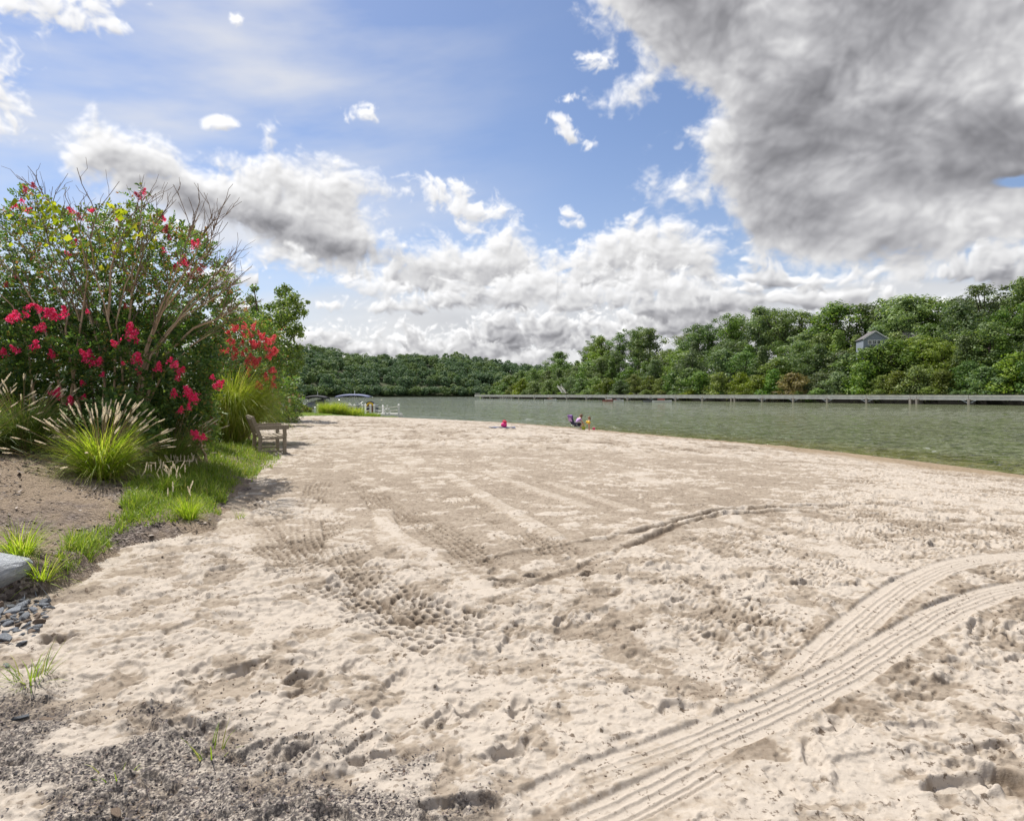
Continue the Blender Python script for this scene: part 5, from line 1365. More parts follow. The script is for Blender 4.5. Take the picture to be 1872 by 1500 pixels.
# ------------------------------------------------------------------ loose gravel and bark, too fine to count
def chips(name, label, pts, smin, smax, mat, seed, flat=.45, lift=.3, cat='gravel', long=1.0):
    r = np.random.default_rng(seed); n = len(pts)
    base = np.array([(1,0,0),(-1,0,0),(0,1,0),(0,-1,0),(0,0,1),(0,0,-1)], float); F8 = np.array([(0,2,4),(2,1,4),(1,3,4),(3,0,4),(2,0,5),(1,2,5),(3,1,5),(0,3,5)])
    s = smin + (smax - smin) * r.random(n) ** 2.2
    v = base[None] * r.uniform(.6, 1.15, (n, 6, 1)) * np.stack([s * r.uniform(.9, 1.5, n) * long, s * r.uniform(.5, .9, n), s * flat * r.uniform(.6, 1.2, n)], -1)[:, None]
    v += r.normal(0, .12, (n, 6, 3)) * s[:, None, None]
    a = r.uniform(0, 6.28, n); t = r.normal(0, .35, n)
    ca, sa, ct, st = np.cos(a)[:, None], np.sin(a)[:, None], np.cos(t)[:, None], np.sin(t)[:, None]
    x, y, z = v[..., 0], v[..., 1], v[..., 2]; x, z = x * ct + z * st, -x * st + z * ct; x, y = x * ca - y * sa, x * sa + y * ca
    V = np.stack([x, y, z], -1) + pts[:, None] + np.array([0, 0, 1]) * (s * flat * lift)[:, None, None]
    f = (F8[None] + (np.arange(n) * 6)[:, None, None]).reshape(-1, 3)
    return tag(link(name, np_mesh(name, V.reshape(-1, 3), f), mat), label, cat, kind='stuff')
def surf(x, y):
    """the modelled sand surface under points, from the ground mesh itself"""
    return gz(x, y) + 0.0
M_GRAV = leafy('dark slate gravel', [(0, (.022, .020, .022)), (.45, (.060, .052, .055)), (.8, (.13, .11, .11)), (1, (.26, .20, .17))], 0.0, .7, 0, hue=0)
M_CLOD = leafy('dark crumbs of damp sand', [(0, (.07, .048, .034)), (.6, (.17, .12, .085)), (1, (.30, .225, .16))], 0.0, .85, 0, hue=0)
M_CHIP = leafy('bark chips', [(0, (.05, .04, .034)), (.5, (.145, .115, .098)), (.85, (.28, .235, .20)), (1, (.42, .37, .33))], 0.0, .85, 0, hue=0)
from mathutils.bvhtree import BVHTree
def on_mesh(names, x, y):
    """heights of the modelled surfaces under x, y"""
    z = np.full(len(x), -99.)
    for nme in names:
        me = bpy.data.objects[nme].data; nv = len(me.vertices); co = np.empty(nv * 3, np.float32); me.vertices.foreach_get('co', co); co = co.reshape(-1, 3)
        m = (co[:, 1] < 22) & (co[:, 1] > 1.1)
        # nearest vertex on the perspective grid, through a coarse hash
        key = lambda a, b_: (np.floor(a / (.02 + .004 * b_)).astype(np.int64) * 100003 + np.floor(np.log(b_) / .004).astype(np.int64))
        k = key(co[m, 0], co[m, 1]); zz = co[m, 2]; od = np.argsort(k); k, zz = k[od], zz[od]
        q = key(x, y); i = np.clip(np.searchsorted(k, q), 0, len(k) - 1); ok = k[i] == q
        z = np.where(ok, np.maximum(z, zz[i]), z)
    return np.where(z > -50, z, gz(x, y))
def scatter():
    r = np.random.default_rng(4); n = 420000
    y = 1.75 + 3.6 * r.random(n) ** 1.3; x = r.uniform(-.95, .35, n) * y
    p = np.stack([x, y, gz(x, y)], -1); u, v = px_of(p)
    A = poly_dist(u, v, [(-60,1262),(120,1250),(290,1268),(330,1290),(430,1300),(470,1335),(380,1345),(560,1345),(800,1360),(930,1425),(940,1470),(820,1510),(-60,1560)])
    nz = fbm(x * 3.2, y * 4.5, 5, 3, .6); big = fbm(x * 1.1 + 4, y * 1.5, 3, 5)
    dens = sst(-15, 45, A) * sst(.42, .60, nz * .65 + big * .35) ** 1.2
    dens = np.maximum(dens, .9 * sst(-10, 20, poly_dist(u, v, [(60,1270),(290,1262),(330,1300),(260,1330),(60,1330)])) * sst(.36, .5, nz))
    k = r.random(n) < dens * .22
    x, y = x[k], y[k]; chips('gravel', 'dark slate grit strewn over the sand below the slate heap', np.stack([x, y, on_mesh(['sand_beach'], x, y)], -1), .002, .009, M_GRAV, 5)
    # damp crumbs thrown up all over the beach
    n = 60000; y = 1.8 + 14 * r.random(n) ** 1.6; x = r.uniform(-.62, .92, n) * (y + .2)
    nz = fbm(x * 1.5, y * 1.9, 5, 7, .6); k = (r.random(n) < .015 + .28 * sst(.52, .72, nz)) & (bed_d(x, y) < -.15)
    x, y = x[k], y[k]; chips('sand_crumbs', 'dark damp sand crumbs and bits of debris scattered over the beach', np.stack([x, y, on_mesh(['sand_beach'], x, y)], -1), .0025, .011, M_CLOD, 6, .6, cat='debris')
    n = 42000; y = 3.4 + 13.5 * r.random(n) ** 1.2; x = -r.uniform(.3, 1.2, n) * y
    nz = fbm(x * 1.2, y * 1.6, 4, 9); k = (bed_d(x, y) > .02) & (r.random(n) < .15 + .85 * sst(.40, .58, nz))
    x, y = x[k], y[k]; chips('bark_chips', 'brown shredded bark mulch under the grasses and shrubs', np.stack([x, y, on_mesh(['mulch_bed'], x, y)], -1), .008, .032, M_CHIP, 7, .22, cat='mulch', long=1.4)
scatter()

# ------------------------------------------------------------------ bench
def wood_mat():
    m, nt, out = mat_new('weathered teak'); b = NT(nt); o = b.obj()
    mp = b.n('ShaderNodeMapping'); mp.inputs['Scale'].default_value = (9, 2, 9); b.l(o, mp.inputs[0])
    f = b.noise(4, 6, .65, mp.outputs[0], .3)
    b.l(b.bsdf(b.ramp(f, [(.3, (.17, .14, .105)), (.55, (.31, .265, .205)), (.75, (.42, .37, .30))]), .8, b.bump(f, .5, .01), .25).outputs[0], out.inputs[0]); return m
def bench():
    W = wood_mat(); y = 15.2; x = (476 - CU) / F * y; ax = math.atan2(-.56, 1)      # its length runs away from the viewer
    root = empty('garden_bench', (x, y, gzf(x, y)), -ax); tag(root, 'weathered wooden garden bench with armrests facing the lake at the sand edge', 'bench')
    L = 1.25   # local: +y along the bench, +x the way it faces
    def part(n, *bs):
        mb = MB()
        for a, b_, w, h in bs: mb.beam(a, b_, w, h, (0, 1, 0))
        return mb.build(n, W, root)
    D = .58
    for yy in (0, L):
        part('back_leg', ((-.02, yy, -.15), (0, yy, .42), .09, .085), ((0, yy, .40), (-.19, yy, .93), .085, .08))
        part('front_leg', ((D, yy, -.25), (D, yy, .62), .085, .085))
        part('armrest', ((-.09, yy, .645), (D + .10, yy, .655), .11, .05))
        part('side_rail', ((.02, yy, .36), (D, yy, .38), .045, .085), ((.02, yy, .06), (D, yy, .05), .045, .06))
    seat = MB()
    for i in range(6):
        t = i / 5; z = .435 - .035 * math.sin(math.pi * t) + .01 * t
        seat.beam((.04 + t * (D - .02), -.02, z), (.04 + t * (D - .02), L + .02, z), .085, .024)
    seat.build('seat', W, root)
    back = MB(); back.beam((-.185, .03, .90), (-.185, L - .03, .90), .035, .09); back.beam((-.045, .03, .52), (-.045, L - .03, .52), .035, .07)
    for i in range(13):
        yy = .09 + i * (L - .18) / 12; back.beam((-.05, yy, .53), (-.175, yy, .87), .018, .055, (0, 1, 0))
    back.build('backrest', W, root)
    part('front_rail', ((D, .03, .375), (D, L - .03, .375), .03, .08)); part('rear_rail', ((.0, .03, .36), (.0, L - .03, .36), .03, .08)); part('stretcher', ((.3, .02, .10), (.3, L - .02, .10), .04, .05))
bench()

# ------------------------------------------------------------------ dock, fence posts and moored boats
M_WHITE = plain('white painted vinyl', (.74, .74, .72), .45, .06, 3); M_DECK = plain('pale dock boards', (.60, .59, .56), .7, .12, 6, .3, .2); M_NAVY = plain('navy canvas', (.018, .022, .060), .8, .25, 4); M_BLUEC = plain('blue grey canvas', (.16, .18, .30), .75, .15, 3)
M_BLACKC = plain('black canvas', (.020, .021, .026), .8, .3, 4); M_GREYC = plain('grey mooring cover', (.20, .205, .23), .8, .15, 4); M_ALU = plain('aluminium tube', (.62, .63, .64), .35, .05, 5, .5, metal=.7); M_BLUEH = plain('dark blue hull', (.03, .045, .085), .35, .15, 2)
M_YEL = plain('yellow vinyl', (.75, .50, .03), .45, .08, 4); M_BROWNV = plain('brown vinyl seat', (.16, .07, .035), .55, .2, 5); M_ROPE = plain('white rope', (.68, .66, .60), .8, .1, 20); M_MOTOR = plain('black motor cowl', (.02, .02, .022), .3, .2, 5)
def dock():
    y = 72.0; x0, x1 = (541 - CU) / F * y, (733 - CU) / F * y; zt = WATER + .42
    root = empty('dock', ((x0 + x1) / 2, y, WATER)); tag(root, 'white dock with low posts and rope rails reaching into the lake', 'dock'); o = Vector(root.location)
    mb = MB(); x = (640 - CU) / F * y
    while x < x1 - .05: mb.box(Vector((x, y, zt)) - o, (.17, 2.4, .06)); x += .185
    xa = (600 - CU) / F * y
    mb.build('deck', M_DECK, root)
    fr = MB()
    for yy in (-1.14, 1.14): fr.box(Vector(((x1 + xa) / 2, y + yy, zt - .17)) - o, (x1 - xa, .12, .26))
    fr.box(Vector((x1 - .02, y, zt - .17)) - o, (.12, 2.2, .26)); fr.build('frame', M_WHITE, root)
    us = [581, 604, 648, 662, 677, 684, 729]; tops = []
    for u, yy in [(u, -1.05) for u in us] + [(700, 1.1), (729, 1.1), (668, 1.1)]:
        px = (u - CU) / F * (y + yy); p = MB(); h = zt + (1.02 if u != 700 else .9)
        p.box(Vector((px, y + yy, (h + WATER - 1.0) / 2)) - o, (.19, .19, h - WATER + 1.0)); p.box(Vector((px, y + yy, h + .02)) - o, (.25, .25, .05)); p.lathe([(.13, 0), (.07, .06), (.01, .09)], Vector((px, y + yy, h + .04)) - o, 8)
        p.build('post', M_WHITE, root)
        if yy < 0: tops.append(Vector((px, y + yy, h - .12)) - o)
    for a, b_ in zip(tops[:-1], tops[1:]):
        if (b_ - a).length < .6: continue
        for dz, sag in ((0, .16), (-.42, .12)):
            rp = MB(); rp.tube([a.lerp(b_, t) + Vector((0, 0, dz - sag * 4 * t * (1 - t))) for t in [i / 8 for i in range(9)]], .035, 6); rp.build('rope', M_ROPE, root)
    g = empty('life_ring', at(708, 752, 71.0)); tag(g, 'white round life ring hung on a post of the dock', 'life ring')
    tb = MB(); n, k = 28, 8
    for i in range(n):
        a = 2 * math.pi * i / n
        for j in range(k):
            t = 2 * math.pi * j / k; rr_ = .30 + .085 * math.cos(t); tb.v.append((rr_ * math.cos(a), .07 * math.sin(t), rr_ * math.sin(a)))
    for i in range(n):
        for j in range(k): tb.f.append((i*k + j, ((i+1) % n)*k + j, ((i+1) % n)*k + (j+1) % k, i*k + (j+1) % k))
    tb.build('ring', M_WHITE, g, True)
    hd = MB(); hd.box((0, 0, .42), (.07, .07, .5)); hd.lathe([(.05, 0), (.09, .05), (.05, .14)], (0, 0, .64), 8); hd.build('hanger', M_WHITE, g)
    for i in range(4):
        a = math.pi / 4 + i * math.pi / 2; s = MB(); s.box((.30 * math.cos(a), 0, .30 * math.sin(a)), (.20, .165, .05), Matrix.Rotation(-a, 3, 'Y')); s.build('strap', M_ALU, g)
dock()
def gate():
    y = 61.5; root = empty('picket_gate', at(556, 765, y)); tag(root, 'small white slatted gate standing on the lawn at the start of the dock', 'gate'); o = Vector(root.location)
    for u in (540, 551, 576): 
        p = MB(); p.box(at(u, 756, y) - o + Vector((0, 0, -.05)), (.17, .17, 1.35)); p.lathe([(.13, 0), (.07, .06), (.01, .1)], at(u, 756, y) - o + Vector((0, 0, .63)), 8); p.build('post', M_WHITE, root)
    q = MB()
    for dz in (-.3, .35): q.beam(at(551, 756, y) - o + Vector((0, 0, dz)), at(576, 756, y) - o + Vector((0, 0, dz)), .06, .10)
    q.build('rail', M_WHITE, root)
    q = MB(); q.beam(at(541, 764, y) - o, at(550, 747, y) - o, .05, .12)
    for i in range(4): q.beam(at(541 + i * 2.6, 764, y) - o, at(541 + i * 2.6, 748, y) - o, .05, .06)
    q.build('panel', M_WHITE, root)
gate()

def pontoon(root, o, L, W, fence, navy=True):
    for s in (-1, 1):
        p = MB(); p.tube([(-L/2, s * W * .33, .12), (L/2 - .9, s * W * .33, .12), (L/2 - .1, s * W * .33, .34)], [.33, .33, .08], 12); p.build('pontoon', M_ALU, root, True)
    MB().box((0, 0, .52), (L, W, .10)).build('deck', M_ALU, root)
def boat(kind, u, y, L, label, rz, **k):
    p = at(u, CV, y); root = empty('pontoon_boat', (p.x, y, WATER), rz); tag(root, label, 'boat', k.get('group')); W = 2.4
    pontoon(root, None, L, W, None)
    fm = k.get('fence', M_BLUEH)
    f = MB()
    for s in (-1, 1): f.box((0, s * (W/2 - .06), .92), (L - 1.1, .05, .62))
    f.box((-L/2 + .56, 0, .92), (.05, W - .17, .62)); f.box((L/2 - .56, 0, .92), (.05, W - .17, .62)); f.build('side_panel', fm, root)
    r = MB()
    for s in (-1, 1): r.tube([(-L/2 + .55, s * (W/2 - .06), 1.27), (L/2 - .55, s * (W/2 - .06), 1.27)], .03, 6)
    r.build('rail', M_ALU, root)
    m = MB(); m.box((-L/2 - .12, 0, .80), (.36, .42, .50)); m.lathe([(.22, 0), (.24, .14), (.12, .26)], (-L/2 - .12, 0, 1.04), 10); m.box((-L/2 - .12, 0, .2), (.16, .12, .8)); m.build('outboard_motor', M_MOTOR, root)
    if kind == 'cover':
        c = MB(); c.add([(-L/2+.6,-W/2+.02,1.30),(L/2-.6,-W/2+.02,1.30),(L/2-.6,W/2-.02,1.30),(-L/2+.6,W/2-.02,1.30),(-.5,0,1.72),(.6,0,2.22),(-L/2+.6,-W/2+.02,1.1),(L/2-.6,-W/2+.02,1.1),(L/2-.6,W/2-.02,1.1),(-L/2+.6,W/2-.02,1.1)],
              [(0,1,5,4),(2,3,4,5),(1,2,5),(3,0,4),(0,6,7,1),(1,7,8,2),(2,8,9,3),(3,9,6,0)]); c.build('mooring_cover', M_GREYC, root)
    if kind != 'far':
        z, cl, cx = k.get('top', 2.62), k.get('clen', 3.0), k.get('cx', .2)
        n = 12; c = MB()
        for i in range(n + 1):
            t = i / n; x = cx - cl/2 + cl * t; zz = z - .26 * abs(2*t - 1) ** 2.6
            for j in range(7): q = j / 6 * 2 - 1; c.v.append((x, q * W * .5, zz - .14 * q * q))
        for i in range(n + 1):
            t = i / n; x = cx - cl/2 + cl * t; zz = z - .05 - .26 * abs(2*t - 1) ** 2.6 - k.get('thick', .05)
            for j in range(7): q = j / 6 * 2 - 1; c.v.append((x, q * W * .5, zz - .14 * q * q))
        N = 7 * (n + 1)
        for i in range(n):
            for j in range(6): a = i*7 + j; c.f.append((a, a+1, a+8, a+7)); c.f.append((N+a, N+a+7, N+a+8, N+a+1))
            for j in (0, 6): a = i*7 + j; c.f.append((a, a+7, N+a+7, N+a))
        for j in range(6): c.f.append((j, N+j, N+j+1, j+1)); a = n*7 + j; c.f.append((a, a+1, N+a+1, N+a))
        top = c.build('canopy', k.get('canvas', M_BLACKC), root, True)
        for s in (-1, 1):
            fr = MB()
            if kind == 'cover':
                for e in (-1, 1): fr.tube([(cx + e * cl * .5, s * W * .47, 1.28), (cx + e * cl * .5, s * W * .48, z - .42)], .045, 6)
            else:
                m0 = Vector((cx, s * W * .46, 1.28))
                fr.tube([Vector((cx - .55, s * W*.46, 1.28)), (cx - cl * .46, s * W * .48, z - .32)], .03, 6); fr.tube([Vector((cx + .9, s * W*.46, 1.28)), (cx - .1, s * W * .48, z - .16)], .03, 6)
                fr.tube([Vector((cx + .2, s * W*.46, 1.28)), (cx + cl * .46, s * W * .48, z - .32)], .03, 6); fr.tube([Vector((cx - .9, s * W*.46, 1.28)), (cx - .1, s * W * .48, z - .16)], .03, 6)
            fr.build('canopy_frame', M_ALU, root, True)
        at_ = MB(); at_.tube([(cx + .1, 0, z - .1), (cx + .1, 0, z + .45)], .03, 6); at_.build('stern_light', M_WHITE, root)
    return root
boat('cover', 580, 76, 5.4, 'boat under a grey mooring cover with a black arched canopy by the white gate', R(4), canvas=M_BLACKC, clen=2.75, cx=-.05, thick=.12)
b2 = boat('open', 647, 78, 7.0, 'pontoon boat with a long blue canopy on crossed poles beside the dock', R(2), canvas=M_BLUEC, clen=4.3, cx=.0, top=2.78)
def cargo():
    root = empty('tube_float', at(677, 742, 76.2)); tag(root, 'round navy and yellow towing tube propped on the boat deck by the dock', 'inflatable')
    for i, (m, r0, h) in enumerate(((M_NAVY, .62, .16), (M_YEL, .50, .20), (M_BROWNV, .30, .23))):
        t = MB(); n = 20
        ring = [(math.cos(math.pi * j / n) * r0, math.sin(math.pi * j / n) * r0) for j in range(n + 1)]
        for yy in (-h, h):
            for cx_, cz in ring: t.v.append((cx_, yy - .0, cz))
        t.f.append(tuple(range(n + 1))); t.f.append(tuple(reversed(range(n + 1, 2 * n + 2))))
        for j in range(n): t.f.append((j, j + 1, n + 2 + j, n + 1 + j))
        t.f.append((n, 0, n + 1, 2 * n + 1)); t.build(('cover', 'ring', 'seat')[i], m, root)
    s = empty('boat_seat', at(673, 752, 76.0)); tag(s, 'brown upholstered boat seat behind the white dock posts', 'seat')
    MB().box((0, 0, 0), (1.5, .5, .42)).build('cushion', M_BROWNV, s); MB().box((.55, .05, .40), (.4, .4, .4)).build('backrest', M_BROWNV, s)
cargo()
def small_boat(u, y, L, label, hull, seed, cv=None):
    r = random.Random(seed); yy = y; x = (u - CU) / F * y
    root = empty('moored_boat', (x, yy, WATER), R(-28)); tag(root, label, 'boat', None)
    h = MB(); n = 8
    for i in range(n + 1):
        t = i / n; w = .95 * math.sin(math.pi * min(.5, .12 + t * .55)) if t < .75 else .95 * (1 - (t - .75) / .25) ** .6 + .03
        x_ = -L/2 + L * t; zz = .55 + .25 * t * t
        h.v += [(x_, -w, zz), (x_, -w * .7, 0), (x_, 0, -.15), (x_, w * .7, 0), (x_, w, zz)]
    for i in range(n):
        for j in range(4): a = i*5 + j; h.f.append((a, a+5, a+6, a+1))
        h.f.append((i*5, i*5+4, i*5+9, i*5+5))
    h.f.append((0, 1, 2, 3, 4)); h.build('hull', hull, root)
    c = MB(); c.box((-L * .05, 0, .95), (L * .3, 1.3, .45)); c.box((L * .12, 0, .85), (.08, 1.2, .6)); c.build('console', cv or M_GREYC, root)
    MB().box((-L/2 - .15, 0, .55), (.3, .35, .8)).build('outboard_motor', M_MOTOR, root)
M_REDH = plain('faded red hull', (.42, .16, .14), .4, .15, 3)
for a in ((1006, 268, 6, 'white motorboat moored under the bridge near its far third', M_WHITE, 1, M_BROWNV), (1115, 236, 6, 'faded red hulled boat moored under the bridge', M_REDH, 2, M_WHITE), (1131, 233, 4, 'low white rowing boat next to the red hulled boat', M_WHITE, 3, M_GREYC),
          (1210, 214, 7, 'white and brown boat moored closest to the near bridge piers', M_WHITE, 4, M_REDH), (1186, 220, 4, 'small grey dinghy beside the white and brown boat', M_GREYC, 5, M_BLACKC)):
    small_boat(*a)
fd = MB(); fd.box((0, 0, .35), (9, 2.2, .14))
for xx in (-4, 0, 4): fd.box((xx, -.9, .1), (.3, .3, 1.0))
q = fd.build('floating_dock', M_CONC); q.location = ((926 - CU) / F * 370, 370, WATER); q.rotation_euler = (0, 0, R(-28)); tag(q, 'low floating dock in front of the far end of the bridge', 'dock')

# ------------------------------------------------------------------ people at the waterline
M_SKIN = plain('skin', (.50, .30, .21), .55, .06, 8); M_HAIRB = plain('brown hair', (.17, .095, .05), .6, .25, 30); M_HAIRC = plain('light brown hair', (.24, .14, .08), .6, .25, 30); M_PURP = plain('purple cloth', (.20, .10, .34), .8, .15, 6); M_LILAC = plain('lilac top', (.48, .30, .56), .8, .1, 8)
M_PINKC = plain('pink cloth', (.80, .05, .24), .7, .12, 8); M_REDC = plain('red cloth', (.66, .03, .08), .7, .12, 8); M_DARKC = plain('dark shorts', (.03, .03, .045), .8, .2, 8); M_SWIM = plain('orange yellow swimsuit', (.70, .36, .03), .6, .1, 8); M_GREENP = plain('lime plastic', (.40, .48, .06), .4, .1, 8)
def skin_body(name, verts, edges, radii, mat, parent, root_i=0, sub=2):
    me = bpy.data.meshes.new(name); me.from_pydata([tuple(v) for v in verts], edges, []); o = link(name, me, mat, parent)
    o.modifiers.new('Skin', 'SKIN'); s = o.modifiers.new('Sub', 'SUBSURF'); s.levels = s.render_levels = sub
    for i, r_ in enumerate(radii): me.skin_vertices[0].data[i].radius = (r_, r_) if not isinstance(r_, tuple) else r_
    me.skin_vertices[0].data[root_i].use_root = True
    # bake the modifiers so that the body is one plain mesh
    dg = bpy.context.evaluated_depsgraph_get(); dg.update(); ev = o.evaluated_get(dg); m2 = bpy.data.meshes.new_from_object(ev); m2.name = name
    o.modifiers.clear(); o.data = m2
    m2.polygons.foreach_set('use_smooth', [True] * len(m2.polygons))
    if not m2.materials: m2.materials.append(mat)
    return o
def fingers(root, mat, wrist, d, up):
    mb = MB(); d = Vector(d).normalized(); s = d.cross(Vector(up)).normalized()
    for i, l in enumerate((.06, .075, .078, .07)):
        a = Vector(wrist) + d * .07 + s * (i - 1.5) * .018; mb.tube([a, a + d * l * .5 + Vector((0, 0, -.006)), a + d * l + Vector((0, 0, -.025))], [.009, .008, .005], 6)
    a = Vector(wrist) + d * .03 + s * -.035; mb.tube([a, a + d * .03 - s * .02, a + d * .06 - s * .025], [.010, .009, .006], 6)
    return mb
def face(mb, c, f, r):
    """nose, ears and brow on a head of radius r at c looking along f"""
    f = Vector(f).normalized(); s = f.cross(Vector((0, 0, 1))).normalized(); u = s.cross(f); c = Vector(c)
    mb.tube([c + f * r * .92 + u * r * .15, c + f * r * 1.16 - u * r * .15, c + f * r * .95 - u * r * .22], [.012, .018, .01], 6)
    for k in (-1, 1): mb.lathe([(.006, -.012), (.026, 0), (.006, .012)], c + s * k * r * .96, 8)
    return mb
def adult():
    p = hit(1055, 785, False); root = empty('person', p, R(28)); root.scale = (.86, .86, .86); tag(root, 'adult in a lilac top bending forward from a beach chair towards a toy bucket', 'person')
    # local +x is the way the sitter faces; seat 0.34 high
    V = [(-.02,0,.40), (.05,0,.55), (.18,0,.74), (.27,0,.86), (.335,0,.93), (.40,0,1.02),
         (.18,.17,.77), (.30,.22,.56), (.46,.18,.36), (.18,-.17,.77), (.30,-.22,.56), (.48,-.17,.36),
         (.02,.12,.38), (.40,.16,.46), (.40,.17,.10), (.50,.18,.04), (.02,-.12,.38), (.42,-.16,.46), (.44,-.17,.10), (.54,-.18,.04), (.52,.17,.30), (.54,-.16,.30)]
    E = [(0,1),(1,2),(2,3),(3,4),(4,5),(2,6),(6,7),(7,8),(2,9),(9,10),(10,11),(0,12),(12,13),(13,14),(14,15),(0,16),(16,17),(17,18),(18,19),(8,20),(11,21)]
    rad = [.15,.14,.145,.06,.09,.085,.065,.048,.033,.065,.048,.033,.10,.065,.042,.035,.10,.065,.042,.035,.03,.03]
    skin_body('body', V, E, rad, M_SKIN, root)
    for w in ((.50,.175,.32), (.52,-.165,.32)): fingers(root, M_SKIN, w, (.35, 0, -.9), (0, 1, 0)).build('fingers', M_SKIN, root, True)
    face(MB(), (.375, 0, .985), (.85, 0, -.35), .095).build('face', M_SKIN, root, True)
    hb = MB(); hb.lathe([(.02, -.13), (.075, -.11), (.108, -.05), (.114, .0), (.10, .06), (.06, .10), (.01, .115)], (.355, 0, 1.0), 14, Matrix.Rotation(.25, 3, 'Y')); hb.lathe([(.02, -.26), (.06, -.2), (.085, -.08), (.05, .02)], (.27, 0, .99), 10, Matrix.Rotation(-.35, 3, 'Y')); hb.build('hair', M_HAIRB, root, True)
    skin_body('top', [(0,0,.42), (.05,0,.55), (.18,0,.745), (.17,.17,.76), (.25,.20,.64), (.17,-.17,.76), (.25,-.20,.64)], [(0,1),(1,2),(2,3),(3,4),(2,5),(5,6)], [.165,.16,.165,.085,.068,.085,.068], M_LILAC, root)
    skin_body('shorts', [(-.02,0,.40), (.03,.12,.385), (.24,.145,.43), (.03,-.12,.385), (.25,-.145,.43)], [(0,1),(1,2),(0,3),(3,4)], [.165,.118,.092,.118,.092], M_DARKC, root)
    return p
pa = adult()
def chair(p):
    root = empty('beach_chair', (p[0] - .04, p[1] - .02, p[2]), R(28)); root.scale = (.86, .86, .86); tag(root, 'navy and purple folding beach chair seen from behind at the waterline', 'chair')
    MB().beam((-.18, 0, .34), (.30, 0, .30), .50, .035).build('seat', M_NAVY, root)
    b_ = MB(); b_.beam((-.20, 0, .33), (-.50, 0, .98), .54, .035, (0, 1, 0)); bk = MB()
    for k in range(6):
        t0, t1 = k / 6, (k + 1) / 6; A = Vector((-.20, 0, .33)).lerp(Vector((-.50, 0, .98)), t0) + Vector((-.05 * math.sin(math.pi * t0), 0, 0)); B_ = Vector((-.20, 0, .33)).lerp(Vector((-.50, 0, .98)), t1) + Vector((-.05 * math.sin(math.pi * t1), 0, 0))
        bk.add([A + Vector((0, -.28, 0)), A + Vector((0, .28, 0)), B_ + Vector((0, .28, 0)), B_ + Vector((0, -.28, 0)), A + Vector((-.03, -.28, .02)), A + Vector((-.03, .28, .02)), B_ + Vector((-.03, .28, .02)), B_ + Vector((-.03, -.28, .02))], [(0,1,2,3),(7,6,5,4),(0,3,7,4),(1,5,6,2),(0,4,5,1),(3,2,6,7)])
    bk.build('backrest', M_NAVY, root)
    hp = MB(); hp.box((-.52, 0, .95), (.11, .50, .20), Matrix.Rotation(-.5, 3, 'Y')); hp.build('headrest', M_PURP, root)
    for s in (-1, 1):
        for a, c in (((-.42, .27 * s, .02), (.30, .27 * s, .33)), ((.34, .27 * s, .02), (-.2, .27 * s, .36))):
            l = MB(); l.tube([a, c], .014, 6); l.build('leg', M_ALU, root)
        a = MB(); a.tube([(-.36, .29 * s, .55), (.22, .29 * s, .54), (.28, .28 * s, .34)], .016, 6); a.build('armrest', M_ALU, root)
chair(pa)
def towel_on_chair(p):
    t = MB(); n = 8
    for i in range(n + 1):
        f = i / n
        for j in range(5): q = j / 4 - .5; t.v.append((-.60 + .17 * f - .02 * math.sin(q * 9 + f * 4), .12 + q * .36, 1.06 - .46 * f + .02 * math.sin(q * 6)))
    N = len(t.v); t.v += [(a + .03, b_, c) for a, b_, c in t.v]
    for i in range(n):
        for j in range(4): a = i*5 + j; t.f += [(a, a+1, a+6, a+5), (N+a, N+a+5, N+a+6, N+a+1)]
    for i in range(n):
        for j in (0, 4): a = i*5 + j; t.f.append((a, a+5, N+a+5, N+a))
    o = t.build('towel', M_LILAC); o.location = (p[0] - .04, p[1] - .02, p[2]); o.rotation_euler = (0, 0, R(28)); o.scale = (.86, .86, .86); tag(o, 'lilac and pink towel hung over the back of the beach chair', 'towel')
towel_on_chair(pa)
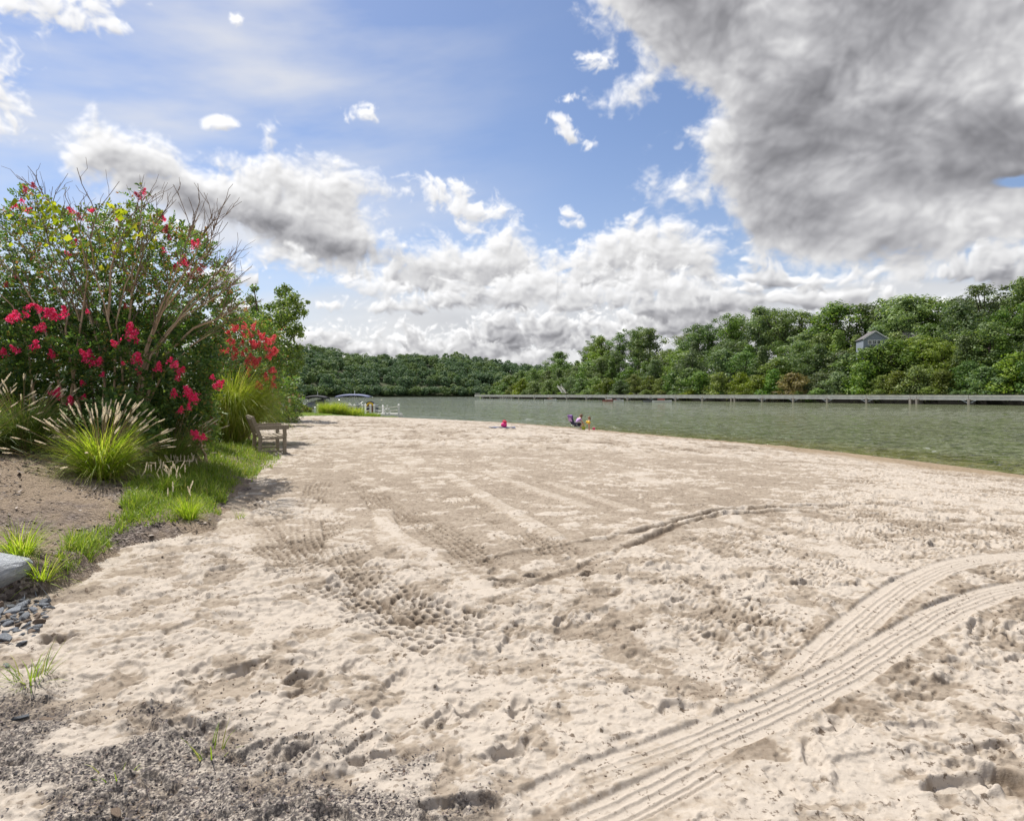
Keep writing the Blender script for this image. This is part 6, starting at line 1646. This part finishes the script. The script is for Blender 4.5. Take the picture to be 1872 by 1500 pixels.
def child():
    p = hit(1077, 787, False); root = empty('person', p); root.scale = (.93, .93, .93); tag(root, 'small child standing in swimwear with yellow inflatable armbands', 'person')
    # faces -x, towards the adult
    V = [(0,0,.43), (0,0,.55), (0,0,.68), (0,0,.73), (-.01,0,.79), (-.01,0,.85), (0,.085,.675), (-.08,.16,.56), (-.20,.16,.53), (0,-.085,.675), (-.02,-.19,.56), (-.10,-.21,.46),
         (0,.055,.40), (-.01,.06,.23), (0,.06,.05), (-.07,.065,.02), (0,-.055,.40), (.01,-.06,.23), (.02,-.06,.05), (-.05,-.065,.02), (-.24,.16,.52), (-.13,-.21,.43)]
    E = [(0,1),(1,2),(2,3),(3,4),(4,5),(2,6),(6,7),(7,8),(2,9),(9,10),(10,11),(0,12),(12,13),(13,14),(14,15),(0,16),(16,17),(17,18),(18,19),(8,20),(11,21)]
    rad = [.085,.085,.08,.038,.07,.07,.035,.028,.02,.035,.028,.02,.058,.042,.028,.022,.058,.042,.028,.022,.018,.018]
    skin_body('body', V, E, rad, M_SKIN, root)
    for w in ((-.22,.16,.525), (-.12,-.21,.44)):
        f = fingers(root, M_SKIN, (0, 0, 0), (-.9, 0, -.2), (0, 0, 1)); f.v = [(a * .6 + w[0], b_ * .6 + w[1], c * .6 + w[2]) for a, b_, c in f.v]; f.build('fingers', M_SKIN, root, True)
    face(MB(), (-.01, 0, .825), (-1, 0, -.15), .072).build('face', M_SKIN, root, True)
    hb = MB(); hb.lathe([(.05, -.07), (.088, -.03), (.092, .02), (.075, .06), (.04, .085), (.005, .092)], (.012, 0, .84), 14); hb.lathe([(.01, -.10), (.04, -.06), (.05, .0), (.02, .04)], (.07, 0, .79), 8); hb.build('hair', M_HAIRC, root, True)
    skin_body('swimsuit', [(0,0,.41), (0,0,.52), (0,0,.655)], [(0,1),(1,2)], [.098,.094,.090], M_SWIM, root)
    for s, m, d in ((1, Vector((-.10, .16, .555)), Vector((-1, 0, -.2))), (-1, Vector((-.03, -.19, .545)), Vector((-.5, -.1, -.7)))):
        q = d.to_track_quat('Z', 'Y').to_matrix(); a = MB(); a.lathe([(.03, -.085), (.075, -.06), (.09, 0), (.075, .06), (.03, .085)], m, 12, q); a.build('armband', M_YEL, root, True)
child()
def toys():
    p = hit(1067, 786, False); root = empty('toy_bucket', p); tag(root, 'lime green toy bucket on wet sand between the adult and the child', 'bucket')
    MB().lathe([(.085, 0), (.125, .22), (.135, .23), (.12, .225), (.075, .02)], (0, 0, 0), 16).build('pail', M_GREENP, root, True)
    h = MB(); h.tube([(.125 * math.cos(a), 0, .22 + .14 * math.sin(a)) for a in [math.pi * i / 10 for i in range(11)]], .009, 6); h.build('handle', M_YEL, root)
    p = hit(1085.5, 786, False); root = empty('toy_bucket', p); tag(root, 'small coral pink toy bucket on the sand beside the child', 'bucket')
    MB().lathe([(.07, 0), (.10, .15), (.11, .16), (.095, .155), (.06, .02)], (0, 0, 0), 14).build('pail', M_PINKC, root, True)
    h = MB(); h.tube([(.10 * math.cos(a), 0, .15 + .11 * math.sin(a)) for a in [math.pi * i / 10 for i in range(11)]], .008, 6); h.build('handle', M_WHITE, root)
    # mat with a bag
    x, y, z = hit(918, 782, False); z += .02
    t = MB(); n = 10
    for k in (0, 1):
        for i in range(n + 1):
            for j in range(5): t.v.append((-.70 + 1.4 * i / n, -.42 + .21 * j, .028 * (1 - k) + .018 * math.sin(i * 1.7 + j) + .0))
    N = 5 * (n + 1)
    for i in range(n):
        for j in range(4): a = i*5 + j; t.f += [(a, a+5, a+6, a+1), (N+a, N+a+1, N+a+6, N+a+5)]
        for j in (0, 4): a = i*5 + j; t.f.append((a, a+5, N+a+5, N+a))
    o = t.build('beach_towel', plain('blue grey towel', (.13, .14, .20), .9, .3, 4)); o.location = (x, y, z); tag(o, 'dark blue grey beach towel spread on the sand under a pink bag', 'towel')
    root = empty('beach_bag', (x + .08, y, z + .03)); root.scale = (.8, .8, .8); tag(root, 'bright pink and red beach bag sitting on a dark towel', 'bag')
    MB().lathe([(.10, 0), (.19, .05), (.20, .16), (.16, .26), (.11, .30)], (0, 0, 0), 14, Matrix.Rotation(.15, 3, 'Y')).build('pouch', M_PINKC, root, True)
    MB().lathe([(.11, 0), (.15, .05), (.13, .12), (.05, .15)], (.06, 0, .28), 12, Matrix.Rotation(.3, 3, 'Y')).build('flap', M_REDC, root, True)
    h = MB(); h.tube([(.04 + .13 * math.cos(a), 0, .34 + .13 * math.sin(a)) for a in [math.pi * i / 10 for i in range(11)]], .014, 6); h.build('strap', M_REDC, root)
    # a long driftwood pole where lawn meets water
    d = MB(); a, b_ = at(722, 766.5, 62.5), at(790, 769.5, 60); d.tube([a, a.lerp(b_, .4) + Vector((0, 0, .05)), b_], [.09, .08, .03], 7); o = d.build('driftwood', M_TWIG, None, True); tag(o, 'dark driftwood pole lying where beach grass meets the water', 'driftwood')
toys()
